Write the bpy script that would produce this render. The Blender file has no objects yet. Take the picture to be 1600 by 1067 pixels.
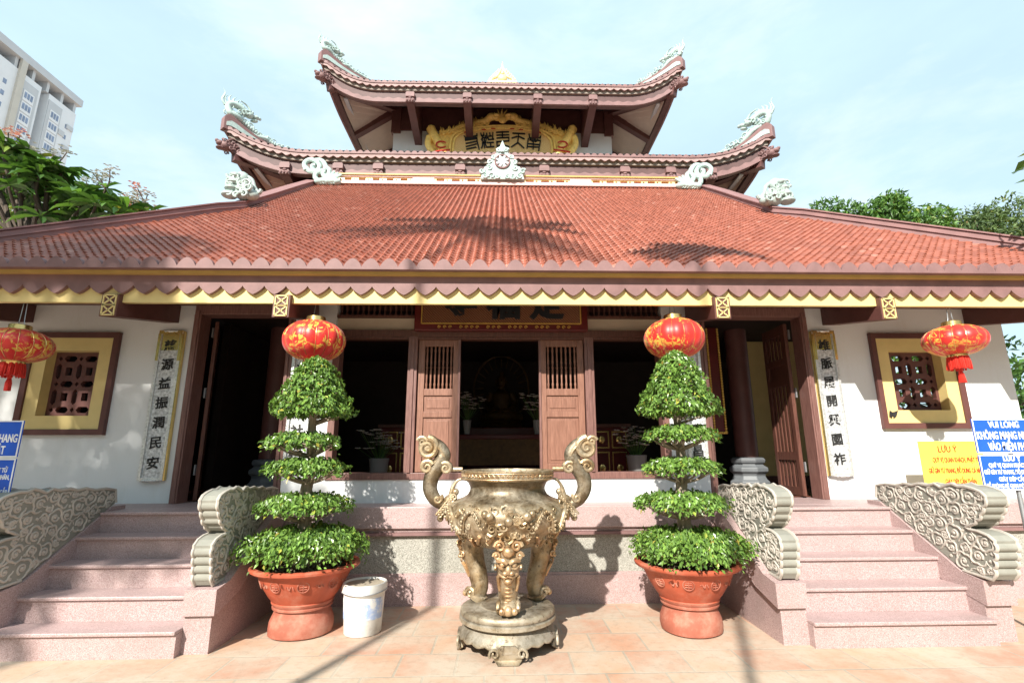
import bpy, math, random
import numpy as np
from mathutils import Vector, Matrix, Quaternion
from mathutils.geometry import tessellate_polygon
random.seed(7)
rng = np.random.default_rng(11)
R = math.radians
PI = math.pi
S = bpy.context.scene
col = S.collection

# ---------------------------------------------------------------- camera, sky, sun, exposure
F_PX, PITCH, YAW, ROLL, CAMZ, CXP, CYP = 778.0, R(12.5), R(1.7), R(0.22), 1.5, 806.0, 533.5
_fw = Vector((math.sin(YAW) * math.cos(PITCH), math.cos(YAW) * math.cos(PITCH), math.sin(PITCH)))
_r0 = Vector((math.cos(YAW), -math.sin(YAW), 0))
_u0 = _r0.cross(_fw)
_rt = _r0 * math.cos(ROLL) - _u0 * math.sin(ROLL)
_up = _u0 * math.cos(ROLL) + _r0 * math.sin(ROLL)
cam_data = bpy.data.cameras.new("camera")
cam = bpy.data.objects.new("camera", cam_data)
col.objects.link(cam)
mat3 = Matrix((_rt, _up, -_fw)).transposed()
cam.matrix_world = Matrix.Translation((0, 0, CAMZ)) @ mat3.to_4x4()
cam_data.sensor_width = 36.0
cam_data.lens = F_PX / 1600 * 36.0
cam_data.shift_x = -(CXP - 800.0) / 1600.0
cam_data.clip_end = 3000
cam_data.clip_start = 0.05
S.camera = cam

SUN_DIR = Vector((0.40, 1.0, -0.78)).normalized()
world = bpy.data.worlds.new("World")
S.world = world
world.use_nodes = True
wn, wl = world.node_tree.nodes, world.node_tree.links
bg = wn["Background"]
sky = wn.new("ShaderNodeTexSky")
sky.sky_type = 'NISHITA'
sky.sun_disc = False
sky.sun_elevation = math.asin(-SUN_DIR.z)
sky.sun_rotation = math.atan2(-SUN_DIR.x, -SUN_DIR.y)
sky.air_density = 1.0
sky.dust_density = 0.8
sky.ozone_density = 1.2
tc = wn.new("ShaderNodeTexCoord")
mp = wn.new("ShaderNodeMapping")
mp.inputs['Scale'].default_value = (1.6, 1.6, 4.2)
nz = wn.new("ShaderNodeTexNoise")
nz.inputs['Scale'].default_value = 1.5
nz.inputs['Detail'].default_value = 7
nz.inputs['Roughness'].default_value = 0.58
rp = wn.new("ShaderNodeValToRGB")
rp.color_ramp.elements[0].position = 0.36
rp.color_ramp.elements[0].color = (0.80, 0.80, 0.80, 1)
rp.color_ramp.elements[1].position = 0.72
rp.color_ramp.elements[1].color = (0.97, 0.97, 0.97, 1)
mx = wn.new("ShaderNodeMix")
mx.data_type = 'RGBA'
mx.inputs[7].default_value = (3.6, 4.85, 5.55, 1)
wl.new(tc.outputs['Generated'], mp.inputs[0])
wl.new(mp.outputs[0], nz.inputs['Vector'])
wl.new(nz.outputs['Fac'], rp.inputs[0])
wl.new(rp.outputs[0], mx.inputs[0])
wl.new(sky.outputs[0], mx.inputs[6])
nz2 = wn.new("ShaderNodeTexNoise")
nz2.inputs['Scale'].default_value = 1.1
nz2.inputs['Detail'].default_value = 9
nz2.inputs['Roughness'].default_value = 0.6
nz2.inputs['Distortion'].default_value = 0.4
rp2 = wn.new("ShaderNodeValToRGB")
rp2.color_ramp.elements[0].position = 0.47
rp2.color_ramp.elements[0].color = (0, 0, 0, 1)
rp2.color_ramp.elements[1].position = 0.74
rp2.color_ramp.elements[1].color = (0.7, 0.7, 0.7, 1)
mx2 = wn.new("ShaderNodeMix")
mx2.data_type = 'RGBA'
mx2.inputs[7].default_value = (5.5, 5.95, 6.2, 1)
wl.new(mp.outputs[0], nz2.inputs['Vector'])
wl.new(nz2.outputs['Fac'], rp2.inputs[0])
wl.new(rp2.outputs[0], mx2.inputs[0])
wl.new(mx.outputs[2], mx2.inputs[6])
wl.new(mx2.outputs[2], bg.inputs['Color'])
bg.inputs['Strength'].default_value = 0.10

sun_data = bpy.data.lights.new("sun", 'SUN')
sun_data.energy = 4.3
sun_data.angle = R(0.8)
sun_data.color = (1.0, 0.95, 0.86)
sun = bpy.data.objects.new("sun", sun_data)
sun.rotation_euler = SUN_DIR.to_track_quat('-Z', 'Y').to_euler()
sun.location = (-8, -20, 20)
col.objects.link(sun)

S.view_settings.view_transform = 'Standard'
S.view_settings.look = 'None'
S.view_settings.gamma = 1.0
S.view_settings.use_curve_mapping = False
S.view_settings.exposure = 1.08


def at(x, y, Y):
    """point of the place seen at photo pixel (x, y) at distance Y along the courtyard"""
    d = _fw * F_PX + _rt * (x - CXP) - _up * (y - CYP)
    t = Y / d.y
    return Vector((d.x * t, Y, CAMZ + d.z * t))


# ---------------------------------------------------------------- materials
def nodes_of(name):
    m = bpy.data.materials.new(name)
    m.use_nodes = True
    return m, m.node_tree.nodes, m.node_tree.links, m.node_tree.nodes["Principled BSDF"]


def noise(n, l, scale, detail=4, coord='Object', rough=0.55, sc=None):
    t = n.new("ShaderNodeTexCoord")
    k = n.new("ShaderNodeTexNoise")
    k.inputs['Scale'].default_value = scale
    k.inputs['Detail'].default_value = detail
    k.inputs['Roughness'].default_value = rough
    if sc:
        m = n.new("ShaderNodeMapping")
        m.inputs['Scale'].default_value = sc
        l.new(t.outputs[coord], m.inputs[0])
        l.new(m.outputs[0], k.inputs['Vector'])
    else:
        l.new(t.outputs[coord], k.inputs['Vector'])
    return k


def ramp(n, l, src, stops):
    r = n.new("ShaderNodeValToRGB")
    e = r.color_ramp.elements
    while len(e) < len(stops):
        e.new(0.5)
    for i, (p, c) in enumerate(stops):
        e[i].position = p
        e[i].color = (*c, 1) if len(c) == 3 else c
    l.new(src, r.inputs[0])
    return r


def mixc(n, l, fac, a, b, mode='MIX'):
    k = n.new("ShaderNodeMix")
    k.data_type = 'RGBA'
    k.blend_type = mode
    for idx, v in ((0, fac), (6, a), (7, b)):
        if isinstance(v, (int, float)):
            k.inputs[idx].default_value = v
        elif isinstance(v, tuple):
            k.inputs[idx].default_value = (*v, 1) if len(v) == 3 else v
        else:
            l.new(v, k.inputs[idx])
    return k.outputs[2]


def bump(n, l, p, src, strength=0.3, dist=0.01):
    b = n.new("ShaderNodeBump")
    b.inputs['Strength'].default_value = strength
    b.inputs['Distance'].default_value = dist
    l.new(src, b.inputs['Height'])
    l.new(b.outputs[0], p.inputs['Normal'])


def M(name, c, rough=0.6, metal=0.0, var=0.18, scale=5.0, bmp=0.0, bscale=60.0, dirt=None, dscale=2.2, damt=(0.52, 0.75), sc=None, spec=0.4, crev=False):
    m, n, l, p = nodes_of(name)
    k = noise(n, l, scale, 6, sc=sc)
    lo = tuple(max(0, v * (1 - var)) for v in c)
    hi = tuple(min(1, v * (1 + var)) for v in c)
    out = ramp(n, l, k.outputs['Fac'], [(0.3, lo), (0.7, hi)]).outputs[0]
    if dirt:
        k2 = noise(n, l, dscale, 8, rough=0.7)
        f = ramp(n, l, k2.outputs['Fac'], [(damt[0], (0, 0, 0)), (damt[1], (1, 1, 1))]).outputs[0]
        out = mixc(n, l, f, out, dirt)
    if crev:  # shade painted into the recesses of carved work, raised edges lightened
        g = n.new("ShaderNodeNewGeometry")
        out = mixc(n, l, 1.0, out, ramp(n, l, g.outputs['Pointiness'], [(0.40, (0.3, 0.3, 0.3)), (0.49, (0.9, 0.9, 0.9)), (0.55, (1.1, 1.1, 1.1))]).outputs[0], 'MULTIPLY')
    l.new(out, p.inputs['Base Color'])
    p.inputs['Roughness'].default_value = rough
    p.inputs['Metallic'].default_value = metal
    p.inputs['Specular IOR Level'].default_value = spec
    if bmp:
        k3 = noise(n, l, bscale, 5)
        bump(n, l, p, k3.outputs['Fac'], bmp, 0.008)
    return m


def leaf_mat(name, dark, light, rough=0.38, trans=0.3):
    m, n, l, p = nodes_of(name)
    g = n.new("ShaderNodeNewGeometry")
    r = ramp(n, l, g.outputs['Random Per Island'], [(0.0, dark), (0.70, light), (0.95, tuple(min(1, v * 1.5) for v in light)), (0.985, (min(1, light[0] * 2.6), min(1, light[1] * 1.5), light[2] * 1.2)), (1.0, (min(1, light[0] * 1.8), light[1] * .75, light[2]))])
    l.new(r.outputs[0], p.inputs['Base Color'])
    p.inputs['Roughness'].default_value = rough
    tr = n.new("ShaderNodeBsdfTranslucent")
    l.new(mixc(n, l, 1.0, r.outputs[0], (1.0, 1.0, 0.45), 'MULTIPLY'), tr.inputs['Color'])
    ms = n.new("ShaderNodeMixShader")
    ms.inputs[0].default_value = trans
    l.new(p.outputs[0], ms.inputs[1])
    l.new(tr.outputs[0], ms.inputs[2])
    l.new(ms.outputs[0], n["Material Output"].inputs['Surface'])
    return m


def speckle_mat(name, c, c2, c3, scale=220.0, rough=0.45, stain=(0.25, 0.2, 0.18)):
    m, n, l, p = nodes_of(name)
    t = n.new("ShaderNodeTexCoord")
    v = n.new("ShaderNodeTexVoronoi")
    v.inputs['Scale'].default_value = scale
    l.new(t.outputs['Object'], v.inputs['Vector'])
    sp = ramp(n, l, v.outputs['Color'], [(0.15, c2), (0.45, c), (0.7, c), (0.9, c3)]).outputs[0]
    k = noise(n, l, 3.0, 8, rough=0.7)
    f = ramp(n, l, k.outputs['Fac'], [(0.45, (0, 0, 0)), (0.85, (0.6, 0.6, 0.6))]).outputs[0]
    l.new(mixc(n, l, f, sp, stain), p.inputs['Base Color'])
    p.inputs['Roughness'].default_value = rough
    bump(n, l, p, v.outputs['Distance'], 0.12, 0.004)
    return m


def tile_mat():
    m, n, l, p = nodes_of("roof_tile_clay")
    uv = n.new("ShaderNodeUVMap")
    uv.uv_map = "UVMap"
    fl = n.new("ShaderNodeVectorMath")
    fl.operation = 'FLOOR'
    l.new(uv.outputs[0], fl.inputs[0])
    w = n.new("ShaderNodeTexWhiteNoise")
    w.noise_dimensions = '2D'
    l.new(fl.outputs[0], w.inputs['Vector'])
    c = ramp(n, l, w.outputs['Value'], [(0.0, (0.25, 0.077, 0.047)), (0.5, (0.305, 0.095, 0.058)), (0.97, (0.35, 0.115, 0.073)), (1.0, (0.42, 0.19, 0.14))]).outputs[0]
    k = noise(n, l, 1.4, 8, rough=0.72)
    f = ramp(n, l, k.outputs['Fac'], [(0.52, (0, 0, 0)), (0.82, (0.45, 0.45, 0.45))]).outputs[0]
    c2 = mixc(n, l, f, c, (0.22, 0.10, 0.08))
    k2 = noise(n, l, 26, 4)
    f2 = ramp(n, l, k2.outputs['Fac'], [(0.68, (0, 0, 0)), (0.78, (0.3, 0.3, 0.3))]).outputs[0]
    l.new(mixc(n, l, f2, c2, (0.62, 0.42, 0.36)), p.inputs['Base Color'])
    p.inputs['Roughness'].default_value = 0.42
    return m


def ground_mat():
    m, n, l, p = nodes_of("terracotta_paving")
    t = n.new("ShaderNodeTexCoord")
    mpn = n.new("ShaderNodeMapping")
    mpn.inputs['Location'].default_value = (0.11, 0.05, 0)
    l.new(t.outputs['Object'], mpn.inputs[0])
    b = n.new("ShaderNodeTexBrick")
    b.offset = 0.5
    b.inputs['Scale'].default_value = 1.0
    b.inputs['Brick Width'].default_value = 0.42
    b.inputs['Row Height'].default_value = 0.39
    b.inputs['Mortar Size'].default_value = 0.010
    b.inputs['Mortar Smooth'].default_value = 0.3
    b.inputs['Bias'].default_value = 0.0
    b.inputs['Color1'].default_value = (0.43, 0.18, 0.11, 1)
    b.inputs['Color2'].default_value = (0.52, 0.33, 0.21, 1)
    b.inputs['Mortar'].default_value = (0.31, 0.26, 0.20, 1)
    l.new(mpn.outputs[0], b.inputs['Vector'])
    k = noise(n, l, 1.7, 9, rough=0.68)
    f = ramp(n, l, k.outputs['Fac'], [(0.33, (0.06, 0.06, 0.06)), (0.60, (0.88, 0.88, 0.88))]).outputs[0]
    c = mixc(n, l, f, b.outputs['Color'], (0.47, 0.405, 0.32))
    k2 = noise(n, l, 14, 8, rough=0.75)
    f2 = ramp(n, l, k2.outputs['Fac'], [(0.5, (0, 0, 0)), (0.74, (0.65, 0.65, 0.65))]).outputs[0]
    l.new(mixc(n, l, f2, c, (0.30, 0.21, 0.15)), p.inputs['Base Color'])
    p.inputs['Roughness'].default_value = 0.75
    add = n.new("ShaderNodeMath")
    add.operation = 'MULTIPLY_ADD'
    l.new(b.outputs['Fac'], add.inputs[0])
    add.inputs[1].default_value = -1.0
    l.new(k2.outputs['Fac'], add.inputs[2])
    bump(n, l, p, add.outputs[0], 0.4, 0.006)
    return m


def wood_mat(name, a, b2, rough=0.45):
    m, n, l, p = nodes_of(name)
    k = noise(n, l, 9, 6, sc=(9, 9, 0.8))
    l.new(ramp(n, l, k.outputs['Fac'], [(0.3, a), (0.7, b2)]).outputs[0], p.inputs['Base Color'])
    p.inputs['Roughness'].default_value = rough
    bump(n, l, p, k.outputs['Fac'], 0.15, 0.004)
    return m


def bronze_mat(name, cols, dust, damt, rgh=(0.30, 0.62)):
    m, n, l, p = nodes_of(name)
    k = noise(n, l, 9, 9, rough=0.72)
    c = ramp(n, l, k.outputs['Fac'], [(0.32, cols[0]), (0.55, cols[1]), (0.75, cols[2])]).outputs[0]
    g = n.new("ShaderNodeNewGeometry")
    pt = ramp(n, l, g.outputs['Pointiness'], [(0.42, (0.22, 0.2, 0.17)), (0.5, (0.85, 0.85, 0.85)), (0.56, (1.35, 1.3, 1.2))]).outputs[0]  # crevice shade put into the colour, raised edges brightened
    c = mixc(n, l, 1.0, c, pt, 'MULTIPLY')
    k2 = noise(n, l, 4.2, 10, rough=0.8)
    f = ramp(n, l, k2.outputs['Fac'], [(damt[0], (0, 0, 0)), (damt[1], (0.85, 0.85, 0.85))]).outputs[0]
    k4 = noise(n, l, 22, 6, rough=0.7)
    f4 = ramp(n, l, k4.outputs['Fac'], [(0.56, (0, 0, 0)), (0.66, (0.8, 0.8, 0.8))]).outputs[0]
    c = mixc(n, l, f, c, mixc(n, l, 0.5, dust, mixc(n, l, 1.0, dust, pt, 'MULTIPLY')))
    c = mixc(n, l, f4, c, (0.09, 0.065, 0.04))
    l.new(c, p.inputs['Base Color'])
    sub = n.new("ShaderNodeMath")
    sub.operation = 'MULTIPLY_ADD'
    l.new(f, sub.inputs[0])
    sub.inputs[1].default_value = -0.8
    sub.inputs[2].default_value = 0.88
    l.new(sub.outputs[0], p.inputs['Metallic'])
    rr_ = ramp(n, l, k4.outputs['Fac'], [(0.35, (rgh[0],) * 3), (0.65, (rgh[1],) * 3)])
    l.new(rr_.outputs[0], p.inputs['Roughness'])
    k3 = noise(n, l, 60, 6, rough=0.7)
    bump(n, l, p, k3.outputs['Fac'], 0.35, 0.006)
    return m


def lantern_mat(name, seed):
    m, n, l, p = nodes_of(name)
    t = n.new("ShaderNodeTexCoord")
    mpn = n.new("ShaderNodeMapping")
    mpn.inputs['Location'].default_value = (seed, seed * 0.7, seed * 1.3)
    l.new(t.outputs['Object'], mpn.inputs[0])
    v = n.new("ShaderNodeTexNoise")
    v.inputs['Scale'].default_value = 15
    v.inputs['Detail'].default_value = 2.5
    v.inputs['Distortion'].default_value = 1.6
    l.new(mpn.outputs[0], v.inputs['Vector'])
    big = n.new("ShaderNodeTexNoise")
    big.inputs['Scale'].default_value = 4.2
    big.inputs['Detail'].default_value = 1
    l.new(mpn.outputs[0], big.inputs['Vector'])
    a = ramp(n, l, v.outputs['Fac'], [(0.52, (0, 0, 0)), (0.55, (1, 1, 1)), (0.66, (1, 1, 1)), (0.69, (0, 0, 0))]).outputs[0]
    b = ramp(n, l, big.outputs['Fac'], [(0.45, (0, 0, 0)), (0.52, (1, 1, 1))]).outputs[0]
    f = mixc(n, l, 1.0, a, b, 'MULTIPLY')
    l.new(mixc(n, l, f, (0.62, 0.022, 0.016), (0.72, 0.40, 0.06)), p.inputs['Base Color'])
    p.inputs['Roughness'].default_value = 0.42
    p.inputs['Sheen Weight'].default_value = 0.15
    return m


def herring_mat(name, a, b2, scale=9.0, rough=0.4, metal=0.3):
    m, n, l, p = nodes_of(name)
    w = n.new("ShaderNodeTexWave")
    w.bands_direction = 'DIAGONAL'
    w.inputs['Scale'].default_value = scale
    w.inputs['Distortion'].default_value = 2.2
    w.inputs['Detail'].default_value = 2
    t = n.new("ShaderNodeTexCoord")
    l.new(t.outputs['Object'], w.inputs['Vector'])
    l.new(ramp(n, l, w.outputs['Fac'], [(0.35, a), (0.62, b2)]).outputs[0], p.inputs['Base Color'])
    p.inputs['Roughness'].default_value = rough
    p.inputs['Metallic'].default_value = metal
    bump(n, l, p, w.outputs['Fac'], 0.5, 0.01)
    return m


def emit_mat(name, c, s):
    m, n, l, p = nodes_of(name)
    p.inputs['Emission Color'].default_value = (*c, 1)
    p.inputs['Emission Strength'].default_value = s
    return m


X = {}
X['tile'] = tile_mat()
X['ground'] = ground_mat()
X['pink'] = speckle_mat("pink_terrazzo", (0.435, 0.31, 0.30), (0.25, 0.165, 0.16), (0.56, 0.45, 0.44))
X['pebble'] = speckle_mat("pebbledash", (0.34, 0.33, 0.29), (0.16, 0.15, 0.13), (0.56, 0.53, 0.47), 150, 0.85, (0.22, 0.21, 0.17))
X['white'] = M("white_plaster", (0.70, 0.71, 0.71), 0.85, var=0.03, dirt=(0.66, 0.63, 0.58), damt=(0.56, 0.95), bmp=0.05, bscale=90)
def plaster_mat():
    m, n, l, p = nodes_of("stained_white_plaster")
    k = noise(n, l, 3.0, 9, rough=0.75, sc=(1.6, 1.6, 0.35))
    f = ramp(n, l, k.outputs['Fac'], [(0.52, (0, 0, 0)), (0.85, (0.55, 0.55, 0.55))]).outputs[0]
    c = mixc(n, l, f, (0.70, 0.71, 0.71), (0.56, 0.54, 0.49))
    k2 = noise(n, l, 11, 8, rough=0.8)
    f2 = ramp(n, l, k2.outputs['Fac'], [(0.66, (0, 0, 0)), (0.76, (0.35, 0.35, 0.35))]).outputs[0]
    l.new(mixc(n, l, f2, c, (0.45, 0.42, 0.37)), p.inputs['Base Color'])
    p.inputs['Roughness'].default_value = 0.85
    k3 = noise(n, l, 40, 6)
    bump(n, l, p, k3.outputs['Fac'], 0.12, 0.006)
    return m


X['white'] = plaster_mat()
X['cream'] = M("cream_plaster", (0.62, 0.52, 0.43), 0.85, var=0.05, dirt=(0.45, 0.36, 0.28), damt=(0.6, 0.95))
X['beige'] = M("beige_plaster", (0.60, 0.50, 0.38), 0.85, var=0.06)
X['brown'] = M("brown_paint", (0.115, 0.046, 0.040), 0.5, var=0.16, dirt=(0.165, 0.08, 0.07), damt=(0.55, 0.9), bmp=0.08)
X['brownp'] = M("pinkish_brown_paint", (0.215, 0.120, 0.115), 0.6, var=0.16, dirt=(0.17, 0.085, 0.08), damt=(0.55, 0.9), bmp=0.12, bscale=40)
X['fascia'] = M("dark_fascia_paint", (0.105, 0.056, 0.053), 0.6, var=0.16, dirt=(0.16, 0.09, 0.085), damt=(0.55, 0.9), bmp=0.12, bscale=40)
X['hem'] = M("greyed_pink_mortar", (0.36, 0.24, 0.225), 0.7, var=0.15, dirt=(0.25, 0.17, 0.16), damt=(0.5, 0.8), bmp=0.15, bscale=40)
X['strip'] = M("grey_beige_mortar", (0.27, 0.225, 0.19), 0.8, var=0.12)
X['signgold'] = M("gilded_sign_paint", (0.86, 0.61, 0.17), 0.4, 0.0, var=0.15, scale=14, dirt=(0.55, 0.29, 0.06), dscale=11, damt=(0.56, 0.76), crev=True)
X['dimgold'] = M("gilding_painted_dim", (0.075, 0.038, 0.008), 0.5, 0.2, var=0.3, scale=14)  # gold with the dimness of the hall put into its colour
X['verge'] = M("ridge_mortar_brown", (0.25, 0.13, 0.125), 0.6, var=0.12, dirt=(0.17, 0.10, 0.095), damt=(0.5, 0.85), bmp=0.1)
X['vergel'] = M("ridge_mortar_pale", (0.70, 0.50, 0.45), 0.6, var=0.1, dirt=(0.5, 0.34, 0.3))
X['yellow'] = M("yellow_paint", (0.70, 0.55, 0.235), 0.55, var=0.06, dirt=(0.56, 0.42, 0.18), damt=(0.6, 0.9))
X['ochre'] = M("ochre_trim", (0.50, 0.33, 0.10), 0.5, var=0.1)
X['wood'] = wood_mat("red_brown_wood", (0.07, 0.027, 0.02), (0.15, 0.062, 0.043))
X['woodl'] = wood_mat("sun_worn_wood", (0.17, 0.072, 0.045), (0.29, 0.14, 0.095))
X['jamb'] = wood_mat("pinkish_jamb_wood", (0.125, 0.055, 0.046), (0.23, 0.118, 0.098))
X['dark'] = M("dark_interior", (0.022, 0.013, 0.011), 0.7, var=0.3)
X['floor'] = M("polished_red_floor", (0.11, 0.04, 0.028), 0.2, var=0.12)
X['stone'] = M("carved_grey_stone", (0.25, 0.245, 0.21), 0.85, var=0.15, bmp=0.35, bscale=110, dirt=(0.20, 0.20, 0.17), damt=(0.5, 0.8))
X['stonel'] = M("weathered_pale_stone", (0.45, 0.41, 0.36), 0.85, var=0.15, bmp=0.25, bscale=90, dirt=(0.36, 0.33, 0.28), damt=(0.55, 0.85))
X['colbase'] = M("blue_grey_stone", (0.13, 0.14, 0.15), 0.5, var=0.12)
X['jade'] = M("pale_turquoise_glaze", (0.40, 0.51, 0.475), 0.5, var=0.14, dirt=(0.20, 0.29, 0.29), dscale=9, damt=(0.52, 0.74), crev=True)
X['jadep'] = M("plain_turquoise_glaze", (0.42, 0.53, 0.495), 0.5, var=0.14, dirt=(0.20, 0.29, 0.29), dscale=9, damt=(0.54, 0.76))
X['jadeg'] = M("grey_turquoise_glaze", (0.34, 0.41, 0.38), 0.5, var=0.15, dirt=(0.20, 0.26, 0.25), dscale=9, damt=(0.48, 0.72), crev=True)
X['gold'] = M("gold_paint", (0.70, 0.44, 0.10), 0.34, 0.55, var=0.2, scale=14, dirt=(0.32, 0.15, 0.03), dscale=11, damt=(0.56, 0.76))
X['goldpale'] = M("pale_gold_paint", (0.80, 0.66, 0.34), 0.35, 0.25, var=0.15, scale=12)
X['brass'] = M("brass_cap", (0.72, 0.52, 0.20), 0.25, 0.9, var=0.1)
X['silver'] = M("silver_foil", (0.66, 0.67, 0.66), 0.30, 0.55, var=0.25, scale=38, bmp=0.6, bscale=70)
X['silverp'] = M("silver_pressed_panel", (0.56, 0.57, 0.58), 0.36, 0.25, var=0.5, scale=30, bmp=1.0, bscale=34)
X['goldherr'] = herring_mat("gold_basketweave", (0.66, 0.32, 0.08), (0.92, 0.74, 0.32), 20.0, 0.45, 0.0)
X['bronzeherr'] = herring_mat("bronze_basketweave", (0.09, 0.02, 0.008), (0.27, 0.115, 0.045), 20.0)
X['black'] = M("black_lacquer", (0.012, 0.014, 0.016), 0.4, var=0.2)
X['ink'] = M("black_ink", (0.02, 0.02, 0.02), 0.6, var=0.2)
X['red'] = M("red_paint", (0.50, 0.025, 0.018), 0.45, var=0.15)
X['darkred'] = M("dark_red_lacquer", (0.10, 0.010, 0.009), 0.35, var=0.2)
X['fringe'] = M("red_silk_fringe", (0.66, 0.035, 0.022), 0.6, var=0.22, scale=40, sc=(6, 6, 0.5))
X['lant'] = [lantern_mat("red_lantern_silk", 1.3), lantern_mat("red_lantern_cloth", 6.1)]
X['bronze'] = bronze_mat("aged_bronze", ((0.125, 0.092, 0.056), (0.29, 0.212, 0.125), (0.42, 0.32, 0.195)), (0.365, 0.32, 0.245), (0.41, 0.62))
X['pbronze'] = bronze_mat("greyed_bronze", ((0.13, 0.105, 0.07), (0.26, 0.21, 0.14), (0.36, 0.29, 0.19)), (0.34, 0.31, 0.26), (0.36, 0.60), (0.4, 0.7))
X['copper'] = bronze_mat("polished_copper_relief", ((0.22, 0.14, 0.08), (0.40, 0.265, 0.155), (0.50, 0.345, 0.21)), (0.38, 0.31, 0.21), (0.44, 0.66), (0.3, 0.55))
X['ash'] = M("incense_ash", (0.34, 0.31, 0.27), 0.95, var=0.25, scale=30, bmp=0.5)
X['terra'] = M("terracotta_pot", (0.40, 0.085, 0.042), 0.62, var=0.18, scale=6, dirt=(0.50, 0.22, 0.15), dscale=5, damt=(0.5, 0.8), bmp=0.12)
X['terral'] = M("dusty_terracotta", (0.34, 0.105, 0.066), 0.75, var=0.18, scale=6, dirt=(0.44, 0.24, 0.175), dscale=6, damt=(0.46, 0.75), bmp=0.12)
X['soil'] = M("dry_soil", (0.10, 0.075, 0.05), 0.95, var=0.4, scale=40, bmp=0.8, bscale=50)
X['bark'] = M("grey_bark", (0.27, 0.22, 0.165), 0.9, var=0.3, scale=14, bmp=0.6, bscale=40, sc=(3, 3, 0.7))
X['barkd'] = M("dark_bark", (0.085, 0.065, 0.05), 0.9, var=0.3, scale=10, bmp=0.6, bscale=30)
X['ficus'] = leaf_mat("ficus_leaf", (0.065, 0.135, 0.022), (0.165, 0.285, 0.055), 0.32, 0.25)
X['frangi'] = leaf_mat("frangipani_leaf", (0.035, 0.09, 0.022), (0.10, 0.20, 0.045), 0.36, 0.35)
X['green'] = leaf_mat("bright_tree_leaf", (0.045, 0.11, 0.02), (0.11, 0.22, 0.045), 0.5, 0.3)
X['olive'] = leaf_mat("olive_tree_leaf", (0.05, 0.09, 0.03), (0.12, 0.18, 0.06), 0.55, 0.3)
X['lime'] = leaf_mat("yellow_green_leaf", (0.11, 0.17, 0.03), (0.24, 0.32, 0.07), 0.5, 0.35)
X['petal'] = M("white_petal", (0.76, 0.73, 0.68), 0.6, var=0.06)
X['ivory'] = leaf_mat("ivory_petal", (0.74, 0.70, 0.62), (0.82, 0.78, 0.74), 0.5, 0.3)
X['petalp'] = leaf_mat("pink_petal", (0.62, 0.18, 0.26), (0.75, 0.42, 0.45), 0.5, 0.3)
X['bucket'] = M("dirty_white_plastic", (0.72, 0.71, 0.67), 0.45, var=0.06, dirt=(0.50, 0.44, 0.35), dscale=5, damt=(0.52, 0.78))
X['buckin'] = M("dried_mud_lining", (0.34, 0.29, 0.22), 0.9, var=0.25, bmp=0.4)
X['bucketb'] = M("faded_blue_print", (0.36, 0.47, 0.70), 0.5, var=0.1, dirt=(0.70, 0.71, 0.70), dscale=9, damt=(0.44, 0.54))
X['blue'] = M("blue_sign_enamel", (0.018, 0.10, 0.56), 0.4, var=0.06)
X['signw'] = M("white_sign_paint", (0.80, 0.82, 0.84), 0.5, var=0.02)
X['signy'] = M("yellow_sign_enamel", (0.82, 0.62, 0.09), 0.45, var=0.05)
X['steel'] = M("grey_steel", (0.42, 0.44, 0.46), 0.4, 0.7, var=0.1)
X['aptw'] = M("apartment_white", (0.74, 0.76, 0.78), 0.8, var=0.03, scale=0.4)
X['aptg'] = M("apartment_grey", (0.53, 0.55, 0.57), 0.8, var=0.04, scale=0.4)
X['aptt'] = M("apartment_tan", (0.55, 0.52, 0.46), 0.8, var=0.05, scale=0.4)
X['aptb'] = M("apartment_glass", (0.22, 0.28, 0.40), 0.15, var=0.25, scale=0.6)
X['lamp'] = emit_mat("lit_tube", (1.0, 0.96, 0.9), 6.0)
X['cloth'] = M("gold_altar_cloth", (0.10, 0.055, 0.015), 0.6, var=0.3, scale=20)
X['porc'] = M("white_porcelain", (0.34, 0.34, 0.33), 0.25, var=0.04)

# ---------------------------------------------------------------- mesh helpers
W = {}


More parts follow.
